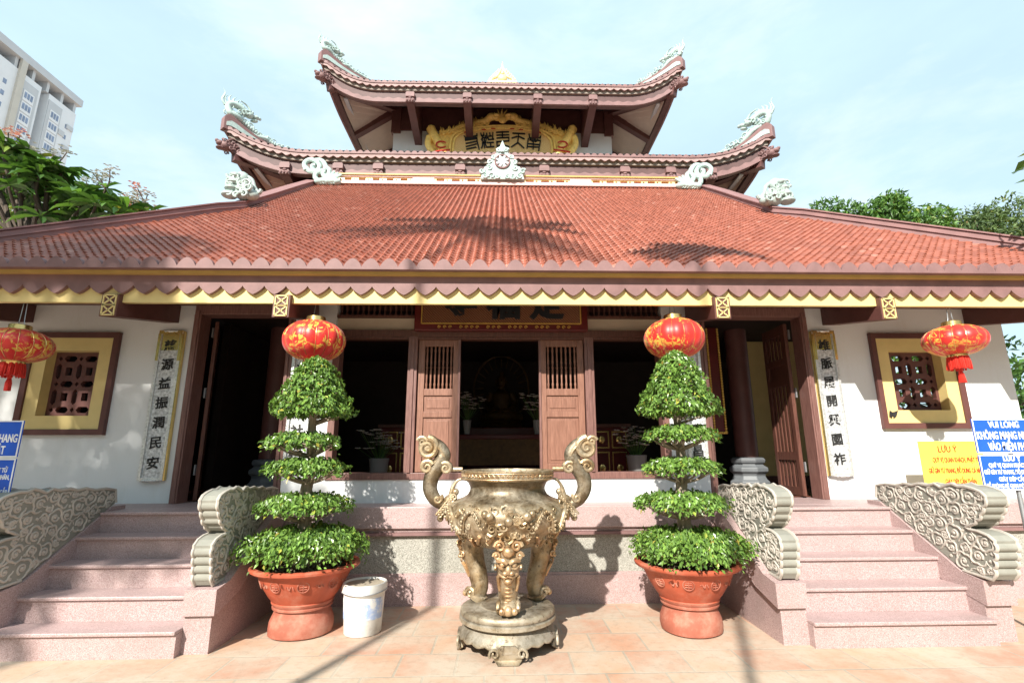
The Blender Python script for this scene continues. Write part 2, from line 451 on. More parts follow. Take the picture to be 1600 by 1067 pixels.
class MB:
    def __init__(s):
        s.v, s.f, s.uv = [], [], None

    def add(s, vs, fs):
        o = len(s.v)
        s.v.extend([tuple(map(float, p)) for p in vs])
        s.f.extend([tuple(i + o for i in q) for q in fs])
        return s

    def box(s, x0, y0, z0, x1, y1, z1):
        x0, x1 = min(x0, x1), max(x0, x1)
        y0, y1 = min(y0, y1), max(y0, y1)
        z0, z1 = min(z0, z1), max(z0, z1)
        return s.add([(x0, y0, z0), (x1, y0, z0), (x1, y1, z0), (x0, y1, z0), (x0, y0, z1), (x1, y0, z1), (x1, y1, z1), (x0, y1, z1)],
                     [(3, 2, 1, 0), (4, 5, 6, 7), (0, 1, 5, 4), (1, 2, 6, 5), (2, 3, 7, 6), (3, 0, 4, 7)])

    def bar(s, a, b, w, h, up=(0, 0, 1)):
        """square bar from a to b, w wide and h high"""
        a, b = Vector(a), Vector(b)
        d = (b - a).normalized()
        u = Vector(up)
        if abs(d.dot(u)) > 0.98:
            u = Vector((0, 1, 0))
        r = d.cross(u).normalized()
        u = r.cross(d)
        vs = []
        for p in (a, b):
            for i, j in ((-1, -1), (1, -1), (1, 1), (-1, 1)):
                vs.append(p + r * (i * w / 2) + u * (j * h / 2))
        return s.add(vs, [(0, 1, 2, 3), (7, 6, 5, 4), (0, 4, 5, 1), (1, 5, 6, 2), (2, 6, 7, 3), (3, 7, 4, 0)])

    def tube(s, pts, r, n=8, caps=True, flat=1.0, flatdir=None):
        pts = [Vector(p) for p in pts]
        m = len(pts)
        rs = r if isinstance(r, (list, tuple)) else [r] * m
        vs, fs = [], []
        prev = None
        for i, p in enumerate(pts):
            d = (pts[min(i + 1, m - 1)] - pts[max(i - 1, 0)])
            if d.length < 1e-9:
                d = Vector((0, 0, 1))
            d.normalize()
            if flatdir is not None:
                b = Vector(flatdir)
                a = d.cross(b)
                a = a.normalized() if a.length > 1e-6 else d.orthogonal().normalized()
                b = a.cross(d).normalized()
            else:
                if prev is None:
                    a = d.orthogonal().normalized()
                else:
                    a = (prev - d * prev.dot(d))
                    a = a.normalized() if a.length > 1e-6 else d.orthogonal().normalized()
                b = d.cross(a)
            prev = a
            for k in range(n):
                t = 2 * PI * k / n
                vs.append(p + a * (math.cos(t) * rs[i]) + b * (math.sin(t) * rs[i] * flat))
        for i in range(m - 1):
            for k in range(n):
                k2 = (k + 1) % n
                fs.append((i * n + k, i * n + k2, (i + 1) * n + k2, (i + 1) * n + k))
        if caps:
            fs.append(tuple(range(n))[::-1])
            fs.append(tuple((m - 1) * n + k for k in range(n)))
        return s.add(vs, fs)

    def lathe(s, prof, n=32, c=(0, 0, 0), squash=None, lobes=None):
        vs, fs = [], []
        for r, z in prof:
            for k in range(n):
                t = 2 * PI * k / n
                q = 1.0 if lobes is None else lobes(t, z)
                vs.append((c[0] + math.cos(t) * r * q, c[1] + math.sin(t) * r * q, c[2] + z))
        m = len(prof)
        for i in range(m - 1):
            for k in range(n):
                k2 = (k + 1) % n
                fs.append((i * n + k, i * n + k2, (i + 1) * n + k2, (i + 1) * n + k))
        if prof[0][0] > 1e-6:
            fs.append(tuple(range(n))[::-1])
        if prof[-1][0] > 1e-6:
            fs.append(tuple((m - 1) * n + k for k in range(n)))
        return s.add(vs, fs)

    def ball(s, c, r, n=12, m=8, rot=None):
        r = (r, r, r) if isinstance(r, (int, float)) else r
        vs, fs = [], []
        for i in range(m + 1):
            ph = PI * i / m
            for k in range(n):
                t = 2 * PI * k / n
                p = Vector((math.sin(ph) * math.cos(t) * r[0], math.sin(ph) * math.sin(t) * r[1], -math.cos(ph) * r[2]))
                if rot is not None:
                    p = rot @ p
                vs.append(Vector(c) + p)
        for i in range(m):
            for k in range(n):
                k2 = (k + 1) % n
                fs.append((i * n + k, i * n + k2, (i + 1) * n + k2, (i + 1) * n + k))
        return s.add(vs, fs)

    def plate(s, outer, holes, fn, d):
        """flat plate with holes: 2-d outlines, fn(u, v, w) -> point, thickness d"""
        loops = [[Vector((a, b, 0)) for a, b in outer]] + [[Vector((a, b, 0)) for a, b in h] for h in holes]
        tris = tessellate_polygon(loops)
        flat = [p for L in loops for p in L]
        n = len(flat)
        vs = [fn(p.x, p.y, 0) for p in flat] + [fn(p.x, p.y, d) for p in flat]
        fs = [tuple(t) for t in tris] + [tuple(i + n for i in t[::-1]) for t in tris]
        o = 0
        for L in loops:
            k = len(L)
            for i in range(k):
                j = (i + 1) % k
                fs.append((o + i, o + j, o + j + n, o + i + n))
            o += k
        return s.add(vs, fs)

    def prism(s, poly, axis, a0, a1):
        """extrude a polygon along x, y or z; poly coordinates are the other two axes in order"""
        def fn(u, v, w):
            q = a0 + w
            return {'x': (q, u, v), 'y': (u, q, v), 'z': (u, v, q)}[axis]
        return s.plate(poly, [], fn, a1 - a0)

    def leaves(s, C, D, N, L, Wd, fold=0.25):
        """diamond leaves, folded along the midrib; arrays of centres, directions, normals, lengths, widths"""
        C, D, N = np.asarray(C, float), np.asarray(D, float), np.asarray(N, float)
        D /= np.linalg.norm(D, axis=1, keepdims=True) + 1e-9
        B = np.cross(D, N)
        B /= np.linalg.norm(B, axis=1, keepdims=True) + 1e-9
        N = np.cross(B, D)
        L = np.broadcast_to(np.asarray(L, float).reshape(-1, 1), (len(C), 1))
        Wd = np.broadcast_to(np.asarray(Wd, float).reshape(-1, 1), (len(C), 1))
        p0 = C - D * L * 0.5
        p2 = C + D * L * 0.5 - N * L * 0.12
        pl = C - D * L * 0.05 + B * Wd * 0.5 + N * Wd * fold
        pr = C - D * L * 0.05 - B * Wd * 0.5 + N * Wd * fold
        V = np.stack([p0, pl, p2, pr], 1).reshape(-1, 3)
        o = len(s.v)
        s.v.extend(map(tuple, V.tolist()))
        for i in range(len(C)):
            q = o + 4 * i
            s.f.append((q, q + 1, q + 2))
            s.f.append((q, q + 2, q + 3))
        return s

    def broad_leaves(s, C, D, N, L, Wd):
        """oblong leaves with a bent midrib, six outline points each"""
        for c, d, n_, l_ in zip(C, D, N, L):
            d = Vector(d).normalized()
            b_ = d.cross(Vector(n_)).normalized()
            n_ = b_.cross(d)
            w = l_ * Wd
            o = len(s.v)
            pts = [(-.5, 0, 0), (-.12, .42, .10), (.22, .5, .06), (.5, 0, -.14), (.22, -.5, .06), (-.12, -.42, .10), (-.05, 0, .0), (.22, 0, -.02)]
            s.v.extend([tuple(Vector(c) + d * (l_ * a) + b_ * (w * e) + n_ * (l_ * h)) for a, e, h in pts])
            s.f.extend([tuple(o + i for i in f) for f in ((0, 1, 6), (1, 2, 7, 6), (2, 3, 7), (0, 6, 5), (5, 6, 7, 4), (4, 7, 3))])
        return s

    def build(s, name, m, parent=None, smooth=False, bevel=0.0, loc=None, label=None, angle=40):
        me = bpy.data.meshes.new(name)
        off = Vector((0, 0, 0))
        if parent is not None:
            off = W[parent.name]
        elif loc is not None:
            off = Vector(loc)
        v = s.v if off.length == 0 else [(p[0] - off.x, p[1] - off.y, p[2] - off.z) for p in s.v]
        me.from_pydata(v, [], s.f)
        me.update()
        me.materials.append(m)
        if s.uv is not None:
            ul = me.uv_layers.new(name="UVMap")
            idx = np.empty(len(me.loops), np.int32)
            me.loops.foreach_get("vertex_index", idx)
            ul.data.foreach_set("uv", np.asarray(s.uv, np.float32)[idx].ravel())
        if smooth:
            me.polygons.foreach_set("use_smooth", [True] * len(me.polygons))
            me.set_sharp_from_angle(angle=R(angle))
        o = bpy.data.objects.new(name, me)
        col.objects.link(o)
        if parent is not None:
            o.parent = parent
        elif loc is not None:
            o.location = loc
        W[o.name] = off.copy()
        if bevel:
            b = o.modifiers.new("bevel", 'BEVEL')
            b.width = bevel
            b.segments = 2
            b.limit_method = 'ANGLE'
        if label:
            o['label'] = label
        return o


def thing(name, label, cat, loc=(0, 0, 0), group=None, rz=0.0):
    o = bpy.data.objects.new(name, None)
    o.empty_display_size = 0.2
    col.objects.link(o)
    o.location = loc
    W[o.name] = Vector(loc)
    o['label'] = label
    o['category'] = cat
    if group:
        o['group'] = group
    return o


def tag(o, label, cat, group=None):
    o['label'] = label
    o['category'] = cat
    if group:
        o['group'] = group
    return o


def kids(o):
    return [c for c in col.objects if c.parent == o]


def copy_tree(o, parent=None, loc=None, label=None):
    c = o.copy()
    col.objects.link(c)
    W[c.name] = W[o.name].copy()
    if parent is not None:
        c.parent = parent
    if loc is not None:
        c.location = loc
        W[c.name] = Vector(loc)
    if label:
        c['label'] = label
    for k in kids(o):
        copy_tree(k, c)
    return c


def local(parent):
    """parts of a prototype are written around its own base"""
    W[parent.name] = Vector((0, 0, 0))


def spiral(c, r0, turns, ax, ay, n=22, rend=0.12, start=0.0):
    """points of a spiral running inwards from radius r0 in the plane of ax, ay"""
    c, ax, ay = Vector(c), Vector(ax), Vector(ay)
    out = []
    for i in range(n + 1):
        t = i / n
        r = r0 * (1 - t * (1 - rend))
        a = start + turns * 2 * PI * t
        out.append(c + ax * (r * math.cos(a)) + ay * (r * math.sin(a)))
    return out


def smooth_path(P, n=8):
    P = [Vector(p) for p in P]
    out = []
    for i in range(len(P) - 1):
        p0, p1, p2, p3 = P[max(i - 1, 0)], P[i], P[i + 1], P[min(i + 2, len(P) - 1)]
        for k in range(n):
            t = k / n
            out.append(0.5 * ((2 * p1) + (p2 - p0) * t + (2 * p0 - 5 * p1 + 4 * p2 - p3) * t * t + (3 * p1 - p0 - 3 * p2 + p3) * t ** 3))
    out.append(P[-1])
    return out


def text_into(mb, s, fn, size, bold=0.0, depth=0.004, align='CENTER', sx=1.0):
    """letters as raised solid outlines; fn(u, v, w) places them"""
    cu = bpy.data.curves.new("lettering", 'FONT')
    cu.body = s
    cu.size = size
    cu.align_x = align
    cu.align_y = 'CENTER'
    cu.extrude = depth / 2
    cu.offset = bold
    cu.resolution_u = 3
    ob = bpy.data.objects.new("lettering", cu)
    col.objects.link(ob)
    dg = bpy.context.evaluated_depsgraph_get()
    me = bpy.data.meshes.new_from_object(ob.evaluated_get(dg))
    vs = [fn(v.co.x * sx, v.co.y, v.co.z + depth / 2) for v in me.vertices]
    fs = [tuple(p.vertices) for p in me.polygons]
    mb.add(vs, fs)
    bpy.data.objects.remove(ob)
    bpy.data.curves.remove(cu)
    bpy.data.meshes.remove(me)
    return mb


# ---------------------------------------------------------------- ground
g = MB().add([(-300, -300, 0), (300, -300, 0), (300, 500, 0), (-300, 500, 0)], [(0, 1, 2, 3)])
go = g.build("ground", X['ground'])
go['kind'] = 'structure'

# ---------------------------------------------------------------- terrace
HP = 0.95
terrace = thing("terrace", "raised pink and grey stone terrace the temple hall stands on", "terrace", (0, 6, 0))
TX0, TX1 = -10.5, 10.5
MB().box(TX0, 5.49, 0.30, TX1, 6.2, 0.68).build("pebble_wall", X['pebble'], terrace)
b = MB().box(TX0, 5.46, 0.0, TX1, 6.2, 0.275)
b.box(TX0, 5.475, 0.275, TX1, 6.2, 0.30)
b.build("plinth_course", X['pink'], terrace)
MB().box(TX0, 5.44, 0.665, TX1, 6.2, 0.695).build("moulding", X['brownp'], terrace)
b = MB().box(TX0, 5.43, 0.735, TX1, 14.0, HP)
b.box(TX0, 5.47, 0.695, TX1, 6.2, 0.735)
b.build("edge_slab", X['pink'], terrace, bevel=0.008)

# ---------------------------------------------------------------- staircases with carved cheek walls
NOSE = [4.20, 4.43, 4.67, 4.91, 5.15]


def scallop(a, b, k, r):
    """points from a to b with k round mouldings standing out by r (to the left of the way)"""
    a, b = Vector((*a, 0)), Vector((*b, 0))
    d = b - a
    nrm = Vector((-d.y, d.x, 0)).normalized()
    out = []
    for i in range(k):
        for j in range(6):
            t = j / 6
            p = a + d * ((i + t) / k) + nrm * (r * math.sin(PI * t) ** 0.7 if 0 < t < 1 else 0)
            out.append((p.x, p.y))
    return out


PROFILE0 = ([(5.36, 1.02), (5.33, 1.145), (5.2, 1.165), (5.05, 1.16), (4.96, 1.185), (4.86, 1.175), (4.78, 1.195), (4.68, 1.185), (4.6, 1.205),
            (4.54, 1.175), (4.48, 1.20), (4.42, 1.215), (4.36, 1.195), (4.30, 1.20), (4.22, 1.185), (4.16, 1.165), (4.125, 1.13)]
           + scallop((4.13, 1.11), (4.20, 0.99), 2, -0.018) + scallop((4.20, 0.98), (4.30, 0.90), 2, -0.02)
           + [(4.33, 0.875), (4.36, 0.865), (4.33, 0.85), (4.25, 0.845), (4.17, 0.825), (4.12, 0.79)]
           + scallop((4.125, 0.77), (4.19, 0.51), 4, -0.022) + [(4.20, 0.485), (4.46, 0.50)])


def inside(poly, x, y):
    c = False
    n = len(poly)
    for i in range(n):
        x1, y1 = poly[i]
        x2, y2 = poly[(i + 1) % n]
        if (y1 > y) != (y2 > y) and x < (x2 - x1) * (y - y1) / (y2 - y1) + x1:
            c = not c
    return c


def edge_dist(poly, x, y):
    best = 9
    for i in range(len(poly)):
        x1, y1 = poly[i]
        x2, y2 = poly[(i + 1) % len(poly)]
        dx, dy = x2 - x1, y2 - y1
        t = max(0, min(1, ((x - x1) * dx + (y - y1) * dy) / (dx * dx + dy * dy + 1e-12)))
        best = min(best, math.hypot(x - x1 - t * dx, y - y1 - t * dy))
    return best


def cloud_relief(mb, xs, sgn, seed, ky):
    PROFILE = [(5.36 - (5.36 - a) * ky, b) for a, b in PROFILE0]
    """raised cloud scrolls over one face of a cheek panel"""
    rr = random.Random(seed)
    pts = []
    for big in (0.072, 0.055, 0.042, 0.030, 0.020):
        for _ in range(1600):
            x, y = rr.uniform(4.1, 5.4), rr.uniform(0.48, 1.22)
            r = big * rr.uniform(.9, 1.08)
            if not inside(PROFILE, x, y) or edge_dist(PROFILE, x, y) < r * .9 + .008:
                continue
            if all(math.hypot(x - a, y - b) > (r + q) * .98 for a, b, q in pts):
                pts.append((x, y, r))
    for (x, y, room) in pts:
        k = rr.choice((3, 4, 5))
        ph = rr.uniform(0, 6.28)
        if room > .026:
            ring = []
            for i in range(37):
                t = 2 * PI * i / 36
                q = room * (0.80 + 0.26 * abs(math.sin(k * t / 2 + ph)))
                ring.append((xs, x + math.cos(t + ph) * q, y + math.sin(t + ph) * q))
            cut = rr.randrange(3, 11)
            tail = [(xs, ring[0][1] + j * 0.018 * math.cos(ph + 1.0 - .2 * j), ring[0][2] + j * 0.018 * math.sin(ph + 1.0 - .2 * j)) for j in (4, 3, 2, 1)]
            tail = [q for q in tail if inside(PROFILE, q[1], q[2]) and edge_dist(PROFILE, q[1], q[2]) > .012]
            m_ = len(tail) + 37 - cut
            mb.tube(tail + ring[:37 - cut], [.004 + .006 * min(1, i / 8) * (1 if i < m_ - 6 else (m_ - i) / 7 + .2) for i in range(m_)], 6)
        d = rr.choice((-1, 1))
        sp = spiral((xs, x, y), room * 0.56, rr.uniform(1.1, 1.7) * d, (0, 1, 0), (0, 0, 1), 20, 0.16, ph)
        mb.tube(sp, [(0.010 - 0.003 * i / 20) * min(1, .5 + room * 10) for i in range(21)], 6)
        mb.ball((xs, x, y), (0.012, room * .22, room * .22), 8, 5)


def cheek(parent, xa, xb, seed, capface, ky=1.0, t=0.018):
    """cheek wall between xa and xb: stepped plinth with an overhanging cap and the carved stone volute"""
    lo = [(5.47, 0.0), (4.30, 0.0), (4.30, 0.30), (4.62, 0.36), (5.47, 0.83)]
    pl = MB().prism(lo, 'x', xa, xb).build("cheek_plinth", X['pink'], parent)
    cap = [(5.47, 0.83), (4.62, 0.36), (4.30, 0.28), (4.27, 0.275), (4.27, 0.46), (4.46, 0.49), (5.30, 0.985), (5.47, 0.985)]
    e = 0.03
    MB().prism(cap, 'x', xa - (e if capface < 0 else 0.004), xb + (e if capface > 0 else 0.004)).build("coping", X['pink'], pl, bevel=0.006)
    PROFILE = [(5.36 - (5.36 - a) * ky, b) for a, b in PROFILE0]
    pan = MB().prism(PROFILE, 'x', xa + t, xb - t).build("carved_panel", X['stone'], parent)
    rel = MB()
    for xs, sg in ((xa + t, -1), (xb - t, 1)):
        cloud_relief(rel, xs, sg, seed, ky)
        rim = [(xs, a, b) for a, b in PROFILE]
        rel.tube(rim, 0.013, 6)
    rel.build("cloud_relief", X['stonel'], pan, smooth=True)


def staircase(name, label, x0, x1, c_in, c_out, seed):
    st = thing(name, label, "staircase", ((x0 + x1) / 2, 4.2, 0), "staircases up to the terrace")
    for i in range(5):
        z1 = HP * (i + 1) / 5 - (0.002 if i == 4 else 0)
        z0 = HP * i / 5
        m = MB().box(x0, NOSE[i] + 0.025, z0, x1, (NOSE[i + 1] + 0.03) if i < 4 else 5.425, z1 - 0.028)
        o = m.build("step", X['pink'], st)
        MB().box(x0, NOSE[i], z1 - 0.028, x1, (NOSE[i + 1] + 0.03) if i < 4 else 5.425, z1).build("tread", X['pink'], o, bevel=0.007)
    cheek(st, *c_in, 0.90, 0.035)
    cheek(st, *c_out)
    return st


staircase("stone_staircase", "pink stone steps below the left doorway, with scrolled cheek walls", -3.86, -2.45, (-2.45, -2.24, 3, 1), (-4.08, -3.86, 5, -1), 1)
staircase("stone_staircase", "pink stone steps below the right doorway, beside the blue notice", 2.45, 3.93, (2.24, 2.45, 8, -1), (3.93, 4.15, 13, 1), 2)

# ---------------------------------------------------------------- temple hall
temple = thing("temple", "temple with red tiled roof, white walls and two upturned upper roofs", "temple", (0, 6, 0))
YW, YC = 6.0, 5.85          # face of the side walls, face of the middle bay
CEIL = 3.27


def wall_with(holes, x0, x1, z0, z1, y, d, name, m, parent):
    hs = [[(a, c), (b, c), (b, e), (a, e)] for a, c, b, e in holes]
    return MB().plate([(x0, z0), (x1, z0), (x1, z1), (x0, z1)], hs, lambda u, v, w: (u, y + w, v), d).build(name, m, parent)


wall_with([(-5.414, 1.916, -4.786, 2.714)], -8.2, -3.74, HP, 3.5, YW, 0.2, "side_wall", X['white'], temple)
wall_with([(4.826, 1.966, 5.514, 2.734)], 3.84, 6.40, HP, 3.5, YW, 0.2, "side_wall", X['white'], temple)
MB().box(6.2, 6.2, HP, 6.40, 6.6, 3.5).build("end_wall", X['white'], temple)  # gap before the next piece is an added opening to light the yellow partition
MB().box(6.2, 8.5, HP, 6.40, 10.0, 3.5).build("end_wall", X['white'], temple)
MB().box(-8.2, 6.2, HP, -8.0, 10.0, 3.5).build("end_wall", X['white'], temple)


def lattice_window(cx, cz, hw, hh, lab):
    """square stone window: brown moulding, yellow splay, pierced brown screen set deep"""
    w = MB()
    a, c = hw + 0.155, hh + 0.155
    o, i = 0.065, 0
    w.plate([(cx - a - o, cz - c - o), (cx + a + o, cz - c - o), (cx + a + o, cz + c + o), (cx - a - o, cz + c + o)],
            [[(cx - a, cz - c), (cx + a, cz - c), (cx + a, cz + c), (cx - a, cz + c)]], lambda u, v, q: (u, YW - 0.05 + q, v), 0.05)
    wo = w.build("window", X['brown'], temple, bevel=0.006, label=lab)
    f = MB()
    f.plate([(cx - a, cz - c), (cx + a, cz - c), (cx + a, cz + c), (cx - a, cz + c)],
            [[(cx - hw, cz - hh), (cx + hw, cz - hh), (cx + hw, cz + hh), (cx - hw, cz + hh)]], lambda u, v, q: (u, YW - 0.025 + q, v), 0.023)
    for q in ((cx - hw - 0.012, cz - hh, cx - hw, cz + hh), (cx + hw, cz - hh, cx + hw + 0.012, cz + hh), (cx - hw, cz - hh - 0.012, cx + hw, cz - hh), (cx - hw, cz + hh, cx + hw, cz + hh + 0.012)):
        f.box(q[0], YW - 0.002, q[1], q[2], YW + 0.165, q[3])
    f.build("surround", X['yellow'], wo)
    holes = []
    u = hw * 2 / 2.5
    v = hh * 2 / 2.5
    for ii in range(-1, 2):
        for jj in range(-1, 2):
            for kind in ('s', 'h', 'v', 'd'):
                x, z = cx + (ii + 0.0) * u, cz + (jj) * v
                if kind == 's':
                    x, z = x + u / 2, z + v / 2
                    p = [(-.155, -.155), (.155, -.155), (.155, .155), (-.155, .155)]
                elif kind == 'h':
                    x, z = x + u / 2, z
                    p = [(-.31, 0), (-.2, -.12), (.2, -.12), (.31, 0), (.2, .12), (-.2, .12)]
                elif kind == 'v':
                    x, z = x, z + v / 2
                    p = [(0, -.31), (.12, -.2), (.12, .2), (0, .31), (-.12, .2), (-.12, -.2)]
                else:
                    p = [(-.10, 0), (0, -.10), (.10, 0), (0, .10)]
                pol = [(x + q[0] * u, z + q[1] * v) for q in p]
                if all(abs(q[0] - cx) < hw - 0.012 and abs(q[1] - cz) < hh - 0.012 for q in pol):
                    holes.append(pol)
    MB().plate([(cx - hw, cz - hh), (cx + hw, cz - hh), (cx + hw, cz + hh), (cx - hw, cz + hh)], holes,
               lambda p, q, w_: (p, YW + 0.10 + w_, q), 0.06).build("screen", X['brown'], wo)


lattice_window(-5.10, 2.315, 0.30, 0.385, "shaded left window")
lattice_window(5.17, 2.35, 0.33, 0.37, "sunlit right window")

# middle bay: low wall, posts, sill, lintel, door leaves, clerestory
b = MB().box(-2.46, YC, HP, 2.40, YC + 0.2, 1.20)
b.box(-2.46, YC, 1.20, -1.98, YC + 0.2, 3.3)
b.box(1.96, YC, 1.20, 2.40, YC + 0.2, 3.3)
b.build("low_wall", X['white'], temple)
b = MB().box(-1.98, YC - 0.02, 1.20, 1.96, YC + 0.2, 1.275)
b.build("sill", X['jamb'], temple, bevel=0.006)
for x in (-1.05, 1.05):
    b = MB().box(x - 0.055, YC - 0.02, 1.275, x + 0.055, YC + 0.14, 2.85)
    b.box(x - 0.02, YC - 0.035, 1.275, x + 0.02, YC - 0.02, 2.85)
    b.build("post", X['jamb'], temple, bevel=0.005)
for x in (-1.95, 1.93):
    MB().box(x - 0.04, YC - 0.02, 1.275, x + 0.04, YC + 0.14, 2.85).build("post", X['jamb'], temple, bevel=0.005)
b = MB().box(-2.0, YC - 0.03, 2.85, 2.0, YC + 0.2, 2.93)
b.box(-2.0, YC - 0.015, 2.82, 2.0, YC + 0.1, 2.85)
b.build("lintel", X['wood'], temple, bevel=0.005)
b = MB().box(-1.98, YC + 0.05, 2.93, 1.96, YC + 0.15, 3.09)
b.build("lintel_panel", X['beige'], temple)
b = MB().box(-1.98, YC + 0.0, 3.09, 1.96, YC + 0.12, 3.12)
for i in range(60):
    x = -1.95 + i * 3.88 / 59
    b.lathe([(0.012, 0), (0.018, 0.03), (0.009, 0.06), (0.016, 0.10), (0.012, 0.15)], 6, (x, YC + 0.07, 3.12))
b.build("clerestory_balusters", X['wood'], temple)


def door_leaf(x0, x1, z0, z1, y, parent, m, d=0.045):
    o = MB()
    s_ = 0.075
    rails = [z0, z0 + 0.03, z0 + 0.06 + (z1 - z0) * 0.44, z0 + (z1 - z0) * 0.64, z1]
    o.box(x0, y, z0, x0 + s_, y + d, z1).box(x1 - s_, y, z0, x1, y + d, z1)
    H_ = z1 - z0
    zs = [(z0, z0 + 0.09), (z0 + H_ * .40, z0 + H_ * .40 + .07), (z0 + H_ * .565, z0 + H_ * .565 + .08), (z1 - .08, z1)]
    for a, c in zs:
        o.box(x0 + s_, y + 0.001, a, x1 - s_, y + d - 0.001, c)
    o.box(x0 + s_, y + 0.018, z0 + .09, x1 - s_, y + d - 0.006, zs[1][0]).box(x0 + s_, y + 0.018, zs[1][1], x1 - s_, y + d - 0.006, zs[2][0])
    for a, c in ((z0 + .09, zs[1][0]), (zs[1][1], zs[2][0])):
        o.box(x0 + s_ + .035, y + 0.010, a + .035, x1 - s_ - .035, y + 0.018, c - .035)
    L = o.build("door_leaf", m, parent, bevel=0.004)
    k = MB()
    n = 7
    za, zb = zs[2][1], zs[3][0]
    for i in range(n):
        x = x0 + s_ + (x1 - x0 - 2 * s_) * (i + .5) / n
        hh = zb - za
        k.lathe([(.011, 0), (.011, .06 * hh), (.015, .1 * hh), (.009, .16 * hh), (.013, .40 * hh), (.009, .47 * hh), (.016, .5 * hh), (.009, .53 * hh), (.013, .62 * hh), (.009, .84 * hh), (.015, .9 * hh), (.011, .94 * hh), (.011, hh)], 8, (x, y + d / 2, za))
    k.build("spindles", m, L, smooth=True)
    return L


door_leaf(-0.985, -0.50, 1.28, 2.82, YC + 0.02, temple, X['woodl'])
door_leaf(0.46, 0.985, 1.28, 2.82, YC + 0.02, temple, X['woodl'])
for x in (-0.50, 0.46):
    MB().box(x - 0.012, YC + 0.005, 1.28, x + 0.012, YC + 0.10, 2.82).build("door_stop", X['jamb'], temple)

# side doorways with open leaves
def doorway(x0, x1, z1, leaf_side, lean):
    t = 0.085
    f = MB()
    f.box(x0 - t, YW - 0.09, HP, x0, YW + 0.12, z1).box(x1, YW - 0.09, HP, x1 + t, YW + 0.12, z1)
    f.box(x0 - t, YW - 0.085, z1, x1 + t, YW + 0.118, z1 + 0.12)
    f.box(x0 - t * .55, YW - 0.105, HP, x0 - t * .2, YW - 0.09, z1 + .04).box(x1 + t * .2, YW - 0.105, HP, x1 + t * .55, YW - 0.09, z1 + .04)
    fo = f.build("door_frame", X['jamb'], temple, bevel=0.006)
    x = x1 - 0.03 if leaf_side > 0 else x0 + 0.03
    lm = MB()
    zt = z1 - 0.04
    ya, yb = YW + 0.13, YW + 0.70
    xi = x - leaf_side * 0.03
    def P(a, z, w):
        return (x - leaf_side * (0.02 + w + lean * a), ya + (yb - ya) * a, z)
    def slab(a0, a1, z0, z1_, w0, w1):
        vs = [P(a0, z0, w0), P(a1, z0, w0), P(a1, z0, w1), P(a0, z0, w1), P(a0, z1_, w0), P(a1, z1_, w0), P(a1, z1_, w1), P(a0, z1_, w1)]
        lm.add(vs, [(3, 2, 1, 0), (4, 5, 6, 7), (0, 1, 5, 4), (1, 2, 6, 5), (2, 3, 7, 6), (3, 0, 4, 7)])
    z0 = HP + 0.02
    slab(0, .12, z0, zt, 0, .045)
    slab(.88, 1, z0, zt, 0, .045)
    for a, c in ((z0, z0 + .1), (z0 + .42, z0 + .52), (z0 + 1.35, z0 + 1.45), (z0 + 1.62, z0 + 1.70), (zt - .12, zt)):
        slab(.12, .88, a, c, .001, .044)
    for i in range(5):
        q = .12 + .76 * (i + .5) / 5
        slab(q - .035, q + .035, z0 + .1, z0 + .42, .012, .032)
        slab(q - .035, q + .035, z0 + .52, z0 + 1.35, .012, .032)
        slab(q - .035, q + .035, z0 + 1.70, zt - .12, .012, .032)
    slab(.12, .88, z0 + 1.45, z0 + 1.62, .012, .03)
    lm.build("door_leaf", X['wood'], fo)
    for z in (1.25, 2.15, 2.9):
        MB().box(x - leaf_side * 0.012, ya - 0.015, z, x + leaf_side * 0.004, ya + 0.02, z + .12).build("hinge", X['steel'], fo)


doorway(-3.62, -2.575, 3.14, -1, -0.30)
doorway(2.515, 3.725, 3.14, 1, -0.02)

# interior: floor, ceiling, back wall, yellow side room wall, pillars on stone bases
b = MB().box(-8.0, 6.21, HP + 0.004, 6.2, 10.0, HP + 0.012)
b.build("floor", X['floor'], temple)
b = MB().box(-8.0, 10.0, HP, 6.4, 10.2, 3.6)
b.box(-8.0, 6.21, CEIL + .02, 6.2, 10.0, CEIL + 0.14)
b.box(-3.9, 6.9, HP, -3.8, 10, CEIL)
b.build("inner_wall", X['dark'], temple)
MB().box(3.78, 7.95, HP + 0.01, 5.6, 8.1, CEIL).build("inner_partition", X['yellow'], temple)
MB().box(3.77, 7.92, HP + 0.012, 5.6, 7.95, 1.12).build("skirting", X['brown'], temple)
for x, y in ((-3.25, 7.3), (3.56, 7.3)):
    pb = MB().lathe([(0.155, 0.44), (0.155, 2.4)], 24, (x, y, HP)).build("pillar", X['brown'], temple, smooth=True)
    b = MB()
    b.lathe([(r_ * .82, z_) for r_, z_ in [(0.34, 0.0), (0.34, 0.12), (0.30, 0.15), (0.27, 0.2), (0.285, 0.23), (0.33, 0.26), (0.33, 0.31), (0.27, 0.34), (0.25, 0.36), (0.29, 0.38), (0.30, 0.42), (0.27, 0.45), (0.20, 0.455)]], 8, (x, y, HP + 0.01))
    b.build("pillar_base", X['colbase'], pb, bevel=0.008)

